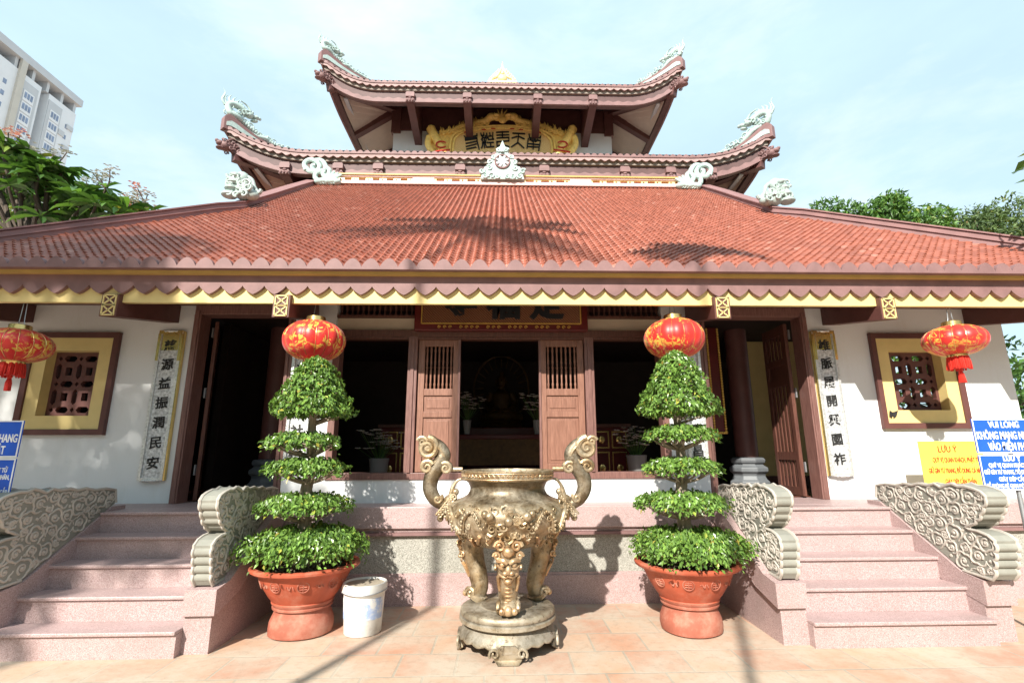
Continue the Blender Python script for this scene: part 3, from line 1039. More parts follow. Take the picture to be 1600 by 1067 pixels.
# eaves: ceiling boards, yellow board, brown scalloped valance, beams with lattice ends
EX0, EX1 = -6.5, 7.35
b = MB().box(EX0 + .3, 5.14, CEIL, EX1 - .3, 6.2, CEIL + .04)
b.build("eave_ceiling", X['brown'], temple)
MB().box(EX0 + .1, 5.075, 3.03, EX1 - .1, 5.125, 3.32).build("eave_board", X['yellow'], temple)
b = MB()
n = 62
pol = [(EX1, 3.315), (EX0, 3.315)]
step = (EX1 - EX0) / n
for i in range(n):
    x = EX0 + i * step
    for t in (0, .07, .2, .35, .46, .5, .54, .65, .8, .93):
        q = abs(t - .5) * 2
        pol.append((x + t * step, 3.205 - 0.092 * (1 - q ** 1.25) ** 0.75))
pol.append((EX1, 3.205))
b.prism(pol[::-1], 'y', 5.03, 5.07)
b.build("valance", X['brownp'], temple)
MB().box(EX0, 4.965, 3.315, EX1, 5.12, 3.351).build("eave_rib", X['ochre'], temple)
for i, x in enumerate((-4.02, -2.28, 2.345, 4.15, -5.75, 6.0)):
    o = MB()
    hw = 0.085
    yb = 6.0 if i in (0, 3, 4, 5) else 5.85
    o.add([(x - hw, 5.02, 2.865), (x + hw, 5.02, 2.865), (x + hw, 5.02, 3.105), (x - hw, 5.02, 3.105),
           (x - hw, yb, 3.05), (x + hw, yb, 3.05), (x + hw, yb, 3.265), (x - hw, yb, 3.265)],
          [(0, 1, 2, 3), (7, 6, 5, 4), (0, 4, 5, 1), (1, 5, 6, 2), (2, 6, 7, 3), (3, 7, 4, 0)])
    bo = o.build("eave_beam", X['brown'], temple)
    la = MB()
    y = 5.016
    w_, h_ = 0.062, 0.052
    for zc in (2.932, 3.04):
        for a, c in (((-w_, -h_), (w_, -h_)), ((-w_, h_), (w_, h_)), ((-w_, -h_), (w_, h_)), ((-w_, h_), (w_, -h_)), ((-w_, -h_), (-w_, h_)), ((w_, -h_), (w_, h_))):
            la.bar((x + a[0], y, zc + a[1]), (x + c[0], y, zc + c[1]), 0.012, 0.014, (0, 1, 0))
    la.build("lattice_end", X['yellow'], bo)

# ---------------------------------------------------------------- main tiled roof
PITCH_X, ROW = 0.0936, 0.105


def tile_patch(mb, P, U, V, nu0, nu1, nrow, clip=None, fine=6, rowf=4, amp=0.034, saw=0.020):
    """tiles laid over a plane: P origin at the eave, U along the eave, V up the slope (unit vectors)"""
    P, U, V = Vector(P), Vector(U), Vector(V)
    N = U.cross(V).normalized()
    us = np.arange(nu0 * fine, nu1 * fine + 1) / fine
    vsub = [(r + t) for r in range(nrow) for t in ((0.0, 0.03, 0.5, 0.97) if rowf == 4 else (0.0, 0.97))]
    vs = np.array(vsub + [nrow])
    UU, VV = np.meshgrid(us, vs)
    rib = np.abs(np.cos(PI * UU)) ** 3.4
    tip = 0.30 * (np.abs(((UU + 0.0) % 1.0) - 0.5) * 2 - 0.5)
    fr = (VV % 1.0)
    edge = np.where(fr < 0.02, -0.01, 0.0)
    h = amp * rib + saw * (1 - fr) + edge
    vshift = VV - tip * np.where((fr < 0.6) & (VV > 0.01), 1, 0) * (1 - fr / 0.6)
    jit = (np.sin(np.floor(UU + .5) * 12.9898 + np.floor(VV) * 78.233) * 43758.5453) % 1.0
    h = h + (jit - 0.5) * 0.006
    Ux, Vx = UU * PITCH_X, vshift * ROW
    pts = np.array(P)[None, None] + Ux[..., None] * np.array(U) + Vx[..., None] * np.array(V) + h[..., None] * np.array(N)
    nv, nuu = UU.shape
    o = len(mb.v)
    mb.v.extend(map(tuple, pts.reshape(-1, 3).tolist()))
    uv = np.stack([UU + 0.5, VV + 0.001], -1).reshape(-1, 2)
    mb.uv = uv if mb.uv is None else np.concatenate([mb.uv, uv])
    for j in range(nv - 1):
        for i in range(nuu - 1):
            if clip is not None:
                c = pts[j, i]
                if not clip(c):
                    continue
            a = o + j * nuu + i
            mb.f.append((a, a + 1, a + nuu + 1, a + nuu))


EY, EZ = 4.95, 3.385
RY, RZ = 10.5, 7.47
sl = math.atan2(RZ - EZ, RY - EY)
VX = (0, math.cos(sl), math.sin(sl))
KY = 7.72
KZ = EZ + (KY - EY) * math.tan(sl)
VXL, VXR = -4.36, 4.74


def hipx(y):
    if y > KY:
        return VXL, VXR
    t = (KY - y) / (KY - EY)
    return VXL - 2.05 * t - 0.15 * t * t, VXR + 2.55 * t + 0.05 * t * t


roof = MB()
tile_patch(roof, (0, EY, EZ), (1, 0, 0), VX, -72, 81, int(math.hypot(RY - EY, RZ - EZ) / ROW) + 1, lambda c: hipx(c[1])[0] - .05 < c[0] < hipx(c[1])[1] + .05 and c[1] < RY)
ro = roof.build("tiled_roof", X['tile'], temple, smooth=True, angle=50)
# slopes over the end walls
for sgn, ex, vx in ((-1, hipx(EY)[0], VXL), (1, hipx(EY)[1], VXR)):
    rs = MB()
    run = abs(ex - vx)
    a2 = math.atan2(KZ - EZ, run)
    V2 = (-sgn * math.cos(a2), 0, math.sin(a2))
    U2 = (0, sgn, 0)
    nb = int(9.0 / PITCH_X)

    def clip2(c, sgn=sgn, vx=vx):
        if (c[0] - vx) * sgn < -0.02:
            return False
        lim = hipx(c[1])
        return c[1] > KY or (sgn < 0 and c[0] < lim[0] + .05) or (sgn > 0 and c[0] > lim[1] - .05)
    if sgn > 0:
        tile_patch(rs, (ex, EY, EZ), U2, V2, 0, nb, int(math.hypot(run, KZ - EZ) / ROW) + 1, clip2, 4, 2)
    else:
        tile_patch(rs, (ex, EY + nb * PITCH_X, EZ), U2, V2, 0, nb, int(math.hypot(run, KZ - EZ) / ROW) + 1, clip2, 4, 2)
    rs.build("side_slope", X['tile'], ro, smooth=True, angle=50)
    # gable wall between the two slopes
    gm = MB()
    x = vx - sgn * 0.10
    gm.prism([(KY, KZ - .05), (13.6, KZ - .05), (13.6, RZ - .3), (RY, RZ - .06)], 'x', min(x, x - sgn * .1), max(x, x - sgn * .1))
    gm.build("gable_wall", X['brown'], ro)
    # ridge over the verge and down the hip: a mortar band with a lighter lip on either side
    pts = [Vector((vx, RY + .02, RZ)), Vector((vx, 9.6, EZ + (9.6 - EY) * math.tan(sl))), Vector((vx, 8.6, EZ + (8.6 - EY) * math.tan(sl)))]
    k = 9
    for i in range(k + 1):
        y = KY - (KY - EY - 0.02) * i / k
        q = hipx(y)[0 if sgn < 0 else 1]
        pts.append(Vector((q, y, EZ + (y - EY) * math.tan(sl))))
    rb, lp = MB(), MB()
    def band(mbx, half, h0, h1, shift=0.0):
        vs, fs = [], []
        for i, p in enumerate(pts):
            d = (pts[min(i + 1, len(pts) - 1)] - pts[max(i - 1, 0)])
            d.z = 0
            d.normalize()
            r = Vector((d.y, -d.x, 0))
            for s_, z in ((-1, h0), (1, h0), (1, h1), (-1, h1)):
                vs.append(p + r * (s_ * half + shift) + Vector((0, 0, z)))
        for i in range(len(pts) - 1):
            for j in range(4):
                j2 = (j + 1) % 4
                fs.append((i * 4 + j, i * 4 + j2, (i + 1) * 4 + j2, (i + 1) * 4 + j))
        fs.append((3, 2, 1, 0))
        e = (len(pts) - 1) * 4
        fs.append((e, e + 1, e + 2, e + 3))
        mbx.add(vs, fs)
    band(rb, 0.115, -0.12, 0.14)
    hr = rb.build("hip_ridge", X['verge'], ro, bevel=0.012)
    band(lp, 0.135, 0.055, 0.075)
    band(lp, 0.135, 0.142, 0.164)
    lp.build("ridge_lip", X['verge'], ro)

# mortar row of half-round tile ends along the eave
te = MB()
pol = [(EX0, 3.345)]
n = 74
for i in range(n):
    x0_, x1_ = EX0 + (EX1 - EX0) * i / n, EX0 + (EX1 - EX0) * (i + 1) / n
    for j in range(9):
        t = j / 9
        pol.append((x0_ + (x1_ - x0_) * t, 3.372 + 0.092 * math.sin(PI * t) ** 0.8))
pol += [(EX1, 3.372), (EX1, 3.345)]
te.prism(pol[::-1], 'y', 4.895, 4.985)
te.build("eave_tile_ends", X['brownp'], ro)
MB().add([(EX0, 5.0, 3.35), (EX1, 5.0, 3.35), (VXR, KY, KZ - .12), (VXL, KY, KZ - .12), (VXL, RY, RZ - .12), (VXR, RY, RZ - .12)],
         [(0, 1, 2, 3), (3, 2, 5, 4)]).build("roof_deck", X['dark'], ro)

# parapet on the ridge: pink bands, pierced fretwork panels between plain blocks
PX0, PX1 = VXL + .1, VXR - .1
pp = MB()
pp.box(PX0, RY - .10, RZ + .02, PX1, RY + .12, RZ + .10)
pp.box(PX0, RY - .08, RZ + .20, PX1, RY + .12, RZ + .235)
for a, c in ((PX0, PX0 + .3), (-2.05, -1.55), (-.48, .52), (1.58, 2.08), (PX1 - .3, PX1)):
    pp.box(a, RY - .07, RZ + .10, c, RY + .11, RZ + .20)
po = pp.build("ridge_parapet", X['vergel'], temple, bevel=0.006)
MB().box(PX0 - .05, RY - .11, RZ + .235, PX1 + .05, RY + .13, RZ + .27).build("parapet_trim", X['ochre'], po)
for a, c in ((PX0 + .3, -2.05), (-1.55, -.48), (.52, 1.58), (2.08, PX1 - .3)):
    n = max(2, round((c - a) / 0.32))
    st = (c - a) / n
    holes = []
    for i in range(n):
        x = a + st * (i + .5)
        z = RZ + .15
        holes.append([(x - .42 * st, z), (x - .36 * st, z - .03), (x + .10 * st, z - .03), (x + .16 * st, z), (x + .10 * st, z + .03), (x - .36 * st, z + .03)])
        holes.append([(x + .22 * st, z), (x + .31 * st, z - .026), (x + .40 * st, z), (x + .31 * st, z + .026)])
    MB().plate([(a, RZ + .10), (c, RZ + .10), (c, RZ + .20), (a, RZ + .20)], holes, lambda u, v, w: (u, RY - .045 + w, v), 0.05).build("fretwork", X['goldpale'], po)
MB().box(PX0, RY + .02, RZ + .08, PX1, RY + .06, RZ + .23).build("parapet_backing", X['red'], po)
# ---------------------------------------------------------------- upper roofs
def sweep(mb, path, inw, sec, closed_ends=True):
    """carry a cross-section along the eave; sec(i) -> list of (inward, up)"""
    m = len(path)
    k = len(sec(0))
    vs, fs = [], []
    for i, p in enumerate(path):
        for a, h in sec(i):
            vs.append(p + inw[i] * a + Vector((0, 0, h)))
    for i in range(m - 1):
        for j in range(k):
            j2 = (j + 1) % k
            fs.append((i * k + j, (i + 1) * k + j, (i + 1) * k + j2, i * k + j2))
    fs.append(tuple(range(k)))
    fs.append(tuple((m - 1) * k + j for j in range(k))[::-1])
    return mb.add(vs, fs)


def dragon(mb, tip, e, ridge, s=1.0, seed=1):
    """dragon lying on an upturned ridge: tip = ridge end, e = inward direction, ridge(a) = ridge height at distance a"""
    rr = random.Random(seed)
    side = Vector((e.y, -e.x, 0))

    def P(a, h, w=0.0):
        return Vector((tip.x, tip.y, 0)) + e * a + side * w + Vector((0, 0, h))
    body = []
    n = 40
    for i in range(n + 1):
        t = i / n
        a = 2.05 * s * (1 - t) + 0.12 * s * t
        body.append(P(a, ridge(a) + 0.06 * s + 0.05 * s * t + 0.05 * s * math.sin(t * 17) * min(1, t * 3), 0.04 * s * math.sin(t * 15)))
    z0 = ridge(0.12 * s) + 0.15 * s
    body += smooth_path([body[-1], P(0.05 * s, z0 + 0.10 * s), P(0.16 * s, z0 + 0.22 * s), P(0.36 * s, z0 + 0.22 * s), P(0.55 * s, z0 + 0.14 * s)], 6)[1:]
    m = len(body)
    mb.tube(body, [s * (0.022 + 0.062 * min(1, i / m * 1.8)) for i in range(m)], 8)
    for i in range(2, m - 6, 1):
        t = i / m
        p = body[i]
        q = p + Vector((0, 0, s * (0.08 + 0.09 * t))) + e * (s * 0.05)
        mb.tube([p, (p + q) / 2 - e * .01 * s, q], [s * 0.03, s * 0.022, s * 0.004], 5)
    # head
    hc = body[-1] + e * 0.05 * s
    mb.ball(hc, (0.12 * s, 0.11 * s, 0.10 * s), 10, 8)
    mb.ball(hc + e * 0.15 * s + Vector((0, 0, 0.0)), (0.12 * s, 0.09 * s, 0.06 * s), 10, 6)
    mb.ball(hc + e * 0.27 * s + Vector((0, 0, 0.035 * s)), (0.05 * s, 0.06 * s, 0.045 * s), 8, 6)
    mb.ball(hc + e * 0.14 * s - Vector((0, 0, 0.11 * s)), (0.11 * s, 0.07 * s, 0.035 * s), 8, 6)
    for w in (-1, 1):
        sd = side * (w * 0.07 * s)
        mb.ball(hc + sd + e * .05 * s + Vector((0, 0, .07 * s)), 0.035 * s, 8, 6)
        mb.tube(smooth_path([hc + sd + Vector((0, 0, .08 * s)), hc + sd - e * .12 * s + Vector((0, 0, .2 * s)), hc + sd * 1.5 - e * .3 * s + Vector((0, 0, .22 * s))], 4), [.028 * s * (1 - i / 12) + .006 * s for i in range(9)], 6)
        for k in range(3):
            mb.tube(spiral(hc + sd * 1.3 - e * (.08 + .09 * k) * s - Vector((0, 0, (.02 + .05 * k) * s)), .09 * s, 1.2, e, Vector((0, 0, 1)), 12), [.022 * s * (1 - i / 16) for i in range(13)], 6)
    # flames over the back of the head and cloud curls under the body
    for k in range(5):
        a = (.0 + .10 * k) * s
        b0 = P(a, z0 + (.17 + .05 * math.sin(k)) * s)
        mb.tube(smooth_path([b0, b0 + Vector((0, 0, .14 * s)) - e * .04 * s, b0 + Vector((0, 0, (.24 + .06 * rr.random()) * s)) + e * (.05 * rr.random()) * s], 4), [.035 * s, .03 * s, .028 * s, .024 * s, .02 * s, .016 * s, .012 * s, .007 * s, .003 * s], 6)
    for k in range(28):
        a = (.06 + .066 * k) * s
        h = ridge(a) + (.10 + .20 * rr.random() * max(.25, 1 - a / 1.9)) * s
        mb.tube(spiral(P(a, h, (.05 if k % 2 else -.05) * s), (.07 + .05 * rr.random() * max(.3, 1 - a / 1.8)) * s, 1.4 * rr.choice((-1, 1)), e, Vector((0, 0, 1)), 16, .15, rr.uniform(0, 6)), [.024 * s * (1 - i / 24) for i in range(17)], 6)
        mb.ball(P(a + .08 * s, ridge(a) + .10 * s, .02), .06 * s, 8, 6)
    t0 = P(-.02 * s, z0 + .1 * s)
    mb.tube(smooth_path([t0, t0 - e * .08 * s + Vector((0, 0, .12 * s)), t0 - e * .03 * s + Vector((0, 0, .34 * s)), t0 - e * .09 * s + Vector((0, 0, .45 * s))], 4), [.04 * s * (1 - i / 14) for i in range(13)], 6)


def upper_roof(Yf, xl, xr, zt, drops, lift, s0, Yw, xwl, xwr, zroof, zsoff, Yb, beams, zw0, seed, dsize, wall_white):
    """upturned roof: drops = heights below the tile top of (zigzag bottom, beam top, beam bottom)"""
    xc, hx = (xl + xr) / 2, (xr - xl) / 2

    def lf(q):
        q = max(0.0, (q - s0) / (1 - s0))
        return lift * q ** 2.3
    path, inw, along = [], [], []
    yc = (Yf + Yb) / 2
    hy = (Yb - Yf) / 2
    st = 0.04
    fw = 0.16

    def front(x):
        q = abs(x - xc) / hx
        k = max(0, (q - s0) / (1 - s0))
        return Vector((x, Yf - fw * k ** 2, zt + lf(q)))
    y = Yf + 6.0
    sq0 = 1 - (1 - s0) * hx / hy

    def sidep(x, y):
        q = abs(y - yc) / hy
        k = max(0, (q - sq0) / (1 - sq0))
        sg = 1 if x > xc else -1
        return Vector((x + sg * fw * (k ** 2 if y < yc else 0), y, zt + lift * k ** 2.3 if y < yc else zt))
    ny = int(6.0 / st)
    for i in range(ny):
        path.append(sidep(xl, Yf + 6.0 * (1 - i / ny)))
        inw.append(Vector((1, 0, 0)))
    nc = len(path)
    path.append(Vector((xl - fw, Yf - fw, zt + lift)))
    inw.append(Vector((1, 1, 0)))
    nx = int((xr - xl) / st)
    for i in range(1, nx):
        path.append(front(xl + (xr - xl) * i / nx))
        inw.append(Vector((0, 1, 0)))
    path.append(Vector((xr + fw, Yf - fw, zt + lift)))
    inw.append(Vector((-1, 1, 0)))
    for i in range(1, ny):
        path.append(sidep(xr, Yf + 6.0 * i / ny))
        inw.append(Vector((-1, 0, 0)))
    zz, bt, bb = drops
    name = "upper_roof"
    # roof surface
    rf = MB()
    a = [front(xl + (xr - xl) * i / 40) for i in range(41)]
    a[0], a[-1] = Vector((xl - fw, Yf - fw, zt + lift)), Vector((xr + fw, Yf - fw, zt + lift))
    def surf(edge, wall):
        vs, fs = [], []
        for j in range(9):
            q = j / 8
            for p, w in zip(edge, wall):
                v = p.lerp(w, q)
                base = zt + (w.z - zt) * q
                v.z = base + (p.z - zt) * (1 - q) ** 2.2
                vs.append(v)
        n_ = len(edge)
        for j in range(8):
            for i in range(n_ - 1):
                fs.append((j * n_ + i, j * n_ + i + 1, (j + 1) * n_ + i + 1, (j + 1) * n_ + i))
        rf.add(vs, fs)
    surf(a, [Vector((xwl + (xwr - xwl) * i / 40, Yw, zroof)) for i in range(41)])
    Ybw = Yf + 6
    for x, xw in ((xl, xwl), (xr, xwr)):
        e_ = [sidep(x, Yf + 6.0 * i / 30) for i in range(31)]
        e_[0] = Vector((x + (fw if x > xc else -fw), Yf - fw, zt + lift))
        w_ = [Vector((xw, Yw + (Ybw - Yw) * i / 30, zroof)) for i in range(31)]
        surf(e_, w_)
    rfo = rf.build(name, X['verge'], temple, smooth=True)
    # tile ends, zigzag hem, pale strip, carved beam
    pe = 4

    def tiles(i):
        t = (i % pe) / pe
        return [(0.0, -0.075), (0.16, -0.075), (0.16, 0.0 - 0.01), (0.0, -0.04 + 0.06 * math.sin(PI * t))]
    def hem(i):
        t = abs((i % 5) / 5 - .5) * 2
        return [(0.02, -zz - 0.04 + 0.065 * t), (0.06, -zz - 0.04 + 0.065 * t), (0.06, -0.075), (0.02, -0.075)]
    def strip(i):
        return [(0.10, -bt - .02), (0.16, -bt - .02), (0.16, -0.075), (0.10, -0.075)]
    def beam(i):
        return [(0.16, -bb), (0.34, -bb), (0.34, -bt + .03), (0.16, -bt + .03)]
    def trim(i):
        return [(0.135, -bb - .012), (0.19, -bb - .012), (0.19, -bb + .028), (0.135, -bb + .028)]
    def carve(i):
        t = abs((i % 7) / 7 - .5) * 2
        h = 0.065 + 0.05 * (1 - t) ** 1.4
        return [(0.142, -bb + .03), (0.165, -bb + .03), (0.165, -bb + .03 + h), (0.146, -bb + .03 + h)]
    o = MB()
    sweep(o, path, inw, tiles).build("tile_ends", X['brownp'], rfo)
    o = MB()
    sweep(o, path, inw, hem).build("zigzag_hem", X['hem'], rfo)
    o = MB()
    sweep(o, path, inw, strip).build("pale_strip", X['strip'], rfo)
    o = MB()
    sweep(o, path, inw, beam).build("eave_fascia", X['fascia'], rfo)
    o = MB()
    sweep(o, path, inw, carve)
    sweep(o, path, inw, trim)
    o.build("fascia_carving", X['brownp'], rfo)
    # soffits: front coloured dark for its deep shade, cream over the corners and ends
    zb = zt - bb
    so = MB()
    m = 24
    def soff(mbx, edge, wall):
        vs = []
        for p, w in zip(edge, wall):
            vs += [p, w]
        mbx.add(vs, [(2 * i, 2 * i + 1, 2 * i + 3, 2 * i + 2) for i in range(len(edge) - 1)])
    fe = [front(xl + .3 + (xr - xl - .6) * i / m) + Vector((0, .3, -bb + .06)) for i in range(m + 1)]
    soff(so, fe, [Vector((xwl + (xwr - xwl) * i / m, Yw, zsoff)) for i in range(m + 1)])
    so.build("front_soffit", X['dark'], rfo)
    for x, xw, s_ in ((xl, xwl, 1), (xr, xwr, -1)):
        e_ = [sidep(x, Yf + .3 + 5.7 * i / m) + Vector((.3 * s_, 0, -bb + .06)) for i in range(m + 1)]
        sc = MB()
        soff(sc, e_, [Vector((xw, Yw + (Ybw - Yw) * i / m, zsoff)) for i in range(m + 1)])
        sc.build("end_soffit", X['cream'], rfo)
    # rafters
    for x, xw, s_ in ((xl, xwl, 1), (xr, xwr, -1)):
        r = MB()
        r.bar((x + .05 * s_, Yf + .05, zt + lift * .75 - bb), (xw, Yw, zsoff - .04), 0.20, 0.22)
        r.build("hip_rafter", X['brown'], rfo)
        for yy in (Yw + .12, Yw + 1.75, Yw + 3.4):
            r = MB()
            r.bar((x + .3 * s_, yy, zb + .04), (xw, yy, zsoff - .05), 0.20, 0.2)
            r.build("end_rafter", X['brown'], rfo)
        r = MB()
        r.bar((x + .42 * s_, Yf + .42, zb + lift * .5 + .045), (x + .42 * s_, Yf + 5.9, zb + .035), 0.10, 0.05)
        r.build("soffit_moulding", X['aptg'], rfo)
    for bx in beams:
        r = MB()
        hw = 0.105
        zA, zB = zb - 0.06, zb - 0.36
        r.add([(bx - hw, Yf + .12, zA), (bx + hw, Yf + .12, zA), (bx + hw, Yf + .12, zb + .16), (bx - hw, Yf + .12, zb + .16),
               (bx - hw, Yw, zB), (bx + hw, Yw, zB), (bx + hw, Yw, zsoff), (bx - hw, Yw, zsoff)],
              [(0, 1, 2, 3), (7, 6, 5, 4), (0, 4, 5, 1), (1, 5, 6, 2), (2, 6, 7, 3), (3, 7, 4, 0)])
        ro_ = r.build("eave_bracket", X['brown'], rfo)
        h = MB()
        hw = .12
        h.box(bx - hw, Yf + .06, zb - .05, bx + hw, Yf + .16, zb + .03)
        h.box(bx - hw * .8, Yf + .08, zb + .03, bx + hw * .8, Yf + .16, zb + .10)
        h.box(bx - hw, Yf + .04, zb + .10, bx + hw, Yf + .16, zb + .22)
        h.box(bx - hw * .85, Yf + .05, zb + .22, bx + hw * .85, Yf + .16, zb + .25)
        for j in (-1, 0, 1):
            h.ball((bx + j * hw * .65, Yf + .055, zb - .01), (.035, .03, .04), 8, 6)
        h.ball((bx, Yf + .07, zb + .065), (.05, .03, .03), 8, 6)
        h.build("bracket_head", X['brownp'], rfo)
    # walls under this roof
    wl_ = MB()
    wl_.box(xwl, Yw, zw0, xwr, Yw + .2, zsoff - (.80 if wall_white else 0))
    wl_.box(xwl, Yw + .2, zw0, xwl + .2, Ybw, zsoff - .8 if wall_white else zsoff).box(xwr - .2, Yw + .2, zw0, xwr, Ybw, zsoff - .8 if wall_white else zsoff)
    wl_.build("upper_wall", X['white'] if wall_white else X['brown'], temple)
    if wall_white:
        f = MB()
        f.box(xwl - .04, Yw - .04, zsoff - .80, xwr + .04, Yw + .24, zsoff - .42)
        f.box(xwl - .02, Yw - .02, zsoff - .42, xwr + .02, Yw + .22, zsoff + .02)
        for x in (xwl + .08, xwr - .08):
            f.box(x - .14, Yw - .07, zsoff - .9, x + .14, Yw + .1, zsoff)
        f.box(xwl - .05, Yw + .24, zsoff - .8, xwl + .1, Ybw, zsoff).box(xwr - .1, Yw + .24, zsoff - .8, xwr + .05, Ybw, zsoff)
        f.build("upper_frieze", X['brown'], temple)
    # corners: ridge band over the hip, dragon head block, dragon
    for x, xw, s_ in ((xl, xwl, 1), (xr, xwr, -1)):
        tip = Vector((x - s_ * fw, Yf - fw, 0))
        wc = Vector((xw, Yw, 0))
        L = (wc - tip).length
        e = (wc - tip).normalized()

        def rz(a, L=L):
            q = max(0, min(1, a / L))
            return zt + (zroof - zt) * q + lift * (1 - q) ** 2.2 + 0.36 * max(0, 1 - a / 1.75) ** 1.9 + .06 - (.16 * (1 - a / .16) ** 2 if a < .16 else 0)
        vs, fs, ws, wf = [], [], [], []
        sd = Vector((e.y, -e.x, 0))
        N = 26
        for i in range(N):
            a = -0.02 + 2.6 * i / (N - 1)
            p = Vector((tip.x, tip.y, 0)) + e * a
            zl = rz(max(a, .16)) - 0.36 * max(0, 1 - max(a, 0.16) / 1.75) ** 1.9 - .12
            for w, z in ((-.09, zl), (.09, zl), (.09, rz(a)), (-.09, rz(a))):
                vs.append(p + sd * w + Vector((0, 0, z)))
            zm = zl + (rz(a) - zl) * .45
            zq = max(.015, (rz(a) - zl) * .16)
            for w, z in ((-.102, zm - zq), (.102, zm - zq), (.102, zm + zq), (-.102, zm + zq)):
                ws.append(p + e * .06 + sd * w + Vector((0, 0, z)))
        for i in range(N - 1):
            for j in range(4):
                j2 = (j + 1) % 4
                fs.append((i * 4 + j, i * 4 + j2, i * 4 + 4 + j2, i * 4 + 4 + j))
        fs += [(3, 2, 1, 0), tuple((N - 1) * 4 + j for j in range(4))]
        MB().add(vs, fs).build("corner_ridge", X['brownp'], rfo, bevel=0.01)
        MB().add(ws, fs).build("ridge_scroll_band", X['jadep'], rfo)
        d = MB()
        dragon(d, tip, e, rz, dsize, seed + (1 if s_ > 0 else 2))
        d.build("ridge_dragon", X['jade'], rfo, smooth=True, angle=60)
        # beast head under the corner
        hd = MB()
        c = Vector((tip.x, tip.y, zt + lift - bb + .06)) + e * .12
        out = -e
        hd.ball(c, (.15, .15, .12), 12, 8)
        hd.ball(c + out * .13 + Vector((0, 0, .02)), (.09, .09, .065), 10, 8)
        hd.ball(c + out * .20 + Vector((0, 0, .055)), (.045, .045, .04), 8, 6)
        hd.ball(c + out * .12 - Vector((0, 0, .10)), (.09, .09, .035), 8, 6)
        for w in (-1, 1):
            hd.ball(c + sd * (w * .08) + out * .10 + Vector((0, 0, .10)), .035, 8, 6)
            hd.tube(smooth_path([c + sd * (w * .05) + Vector((0, 0, .12)), c + sd * (w * .1) - out * .1 + Vector((0, 0, .2)), c + sd * (w * .12) - out * .2 + Vector((0, 0, .17))], 4), [.03 - .003 * i for i in range(9)], 6)
            for k in range(9):
                hd.tube(spiral(c + sd * (w * (.11 + .03 * (k % 2))) - out * (-.06 + .045 * k) + Vector((0, 0, .07 - .05 * (k % 4))), .055, 1.4, -out, Vector((0, 0, 1)), 12), [.02 - .001 * i for i in range(13)], 6)
        hd.build("beast_head", X['brownp'], rfo, smooth=True)
    return rfo


upper_roof(10.72, -6.42, 6.44, 8.53, (.15, .21, .54), .50, .70, 12.2, -5.2, 5.3, 9.15, 8.55, 19, (-5.15, -2.95, -1.0, 1.02, 2.98, 5.1, -3.9, 4.1), 7.0, 20, .90, False)
upper_roof(12.02, -4.86, 4.94, 11.57, (.145, .21, .55), .50, .70, 13.65, -3.33, 3.40, 12.55, 11.95, 20, (-2.55, -.97, 1.0, 2.55), 9.3, 40, 0.76, True)
b = MB().add([(-3.33, 13.65, 12.55), (3.4, 13.65, 12.55), (2.4, 16.5, 13.7), (-2.3, 16.5, 13.7), (-3.33, 18, 12.55), (3.4, 18, 12.55)], [(0, 1, 2, 3), (3, 2, 5, 4), (0, 3, 4), (1, 5, 2)])
b.build("top_roof", X['verge'], temple)


# ---------------------------------------------------------------- roof ornaments
def pxs(pts, Y):
    return [at(a, c, Y) for a, c in pts]


def cloud_finial(mirror):
    """scrolled cloud at the end of the ridge parapet"""
    o = MB()
    Y = RY - .16

    def Q(x, y):
        return at((480 + x / 5.93 * 1.0) if False else (340 + x / 5.927), 150 + y / 5.927, Y) if not mirror else None
    def T(x, y):
        p = at(340 + x / 5.927, 150 + y / 5.927, Y)
        if mirror:
            p = Vector((PX1 - (p.x - (VXL + .1)), p.y, p.z))
        return p
    r = .055
    o.tube(smooth_path([T(820, 690), T(805, 630), T(850, 595), T(910, 605), T(945, 650), T(930, 690), T(890, 690), T(880, 650), T(910, 645)], 7), r, 8)
    o.tube(smooth_path([T(905, 600), T(960, 600), T(995, 640), T(1000, 680), T(960, 700), T(900, 705), T(850, 700), T(820, 665)], 7), r, 8)
    o.tube(smooth_path([T(1000, 660), T(1035, 690), T(1025, 735), T(990, 745), T(975, 715), T(1000, 700)], 7), r * .95, 8)
    o.tube(smooth_path([T(955, 700), T(915, 715), T(905, 760), T(950, 795)], 7), r, 8)
    for k, (x, y) in enumerate(((1040, 715), (1085, 700), (1120, 715), (1150, 730), (1105, 745))):
        o.tube(smooth_path([T(960 + 12 * k, 795), T((960 + x) / 2, 760 + 4 * k), T(x, y)], 6), [.07 * (1 - i / 20) for i in range(13)], 8)
    for k in range(7):
        o.ball(T(935 + 28 * k, 795 - 3 * (k % 3)), (.10, .09, .075), 10, 7)
        o.tube(smooth_path([T(930 + 24 * k, 815), T(950 + 24 * k, 790), T(985 + 20 * k, 770)], 5), [.055 - .004 * i for i in range(11)], 8)
    o.build("cloud_finial", X['jade'], po, smooth=True)


cloud_finial(False)
cloud_finial(True)


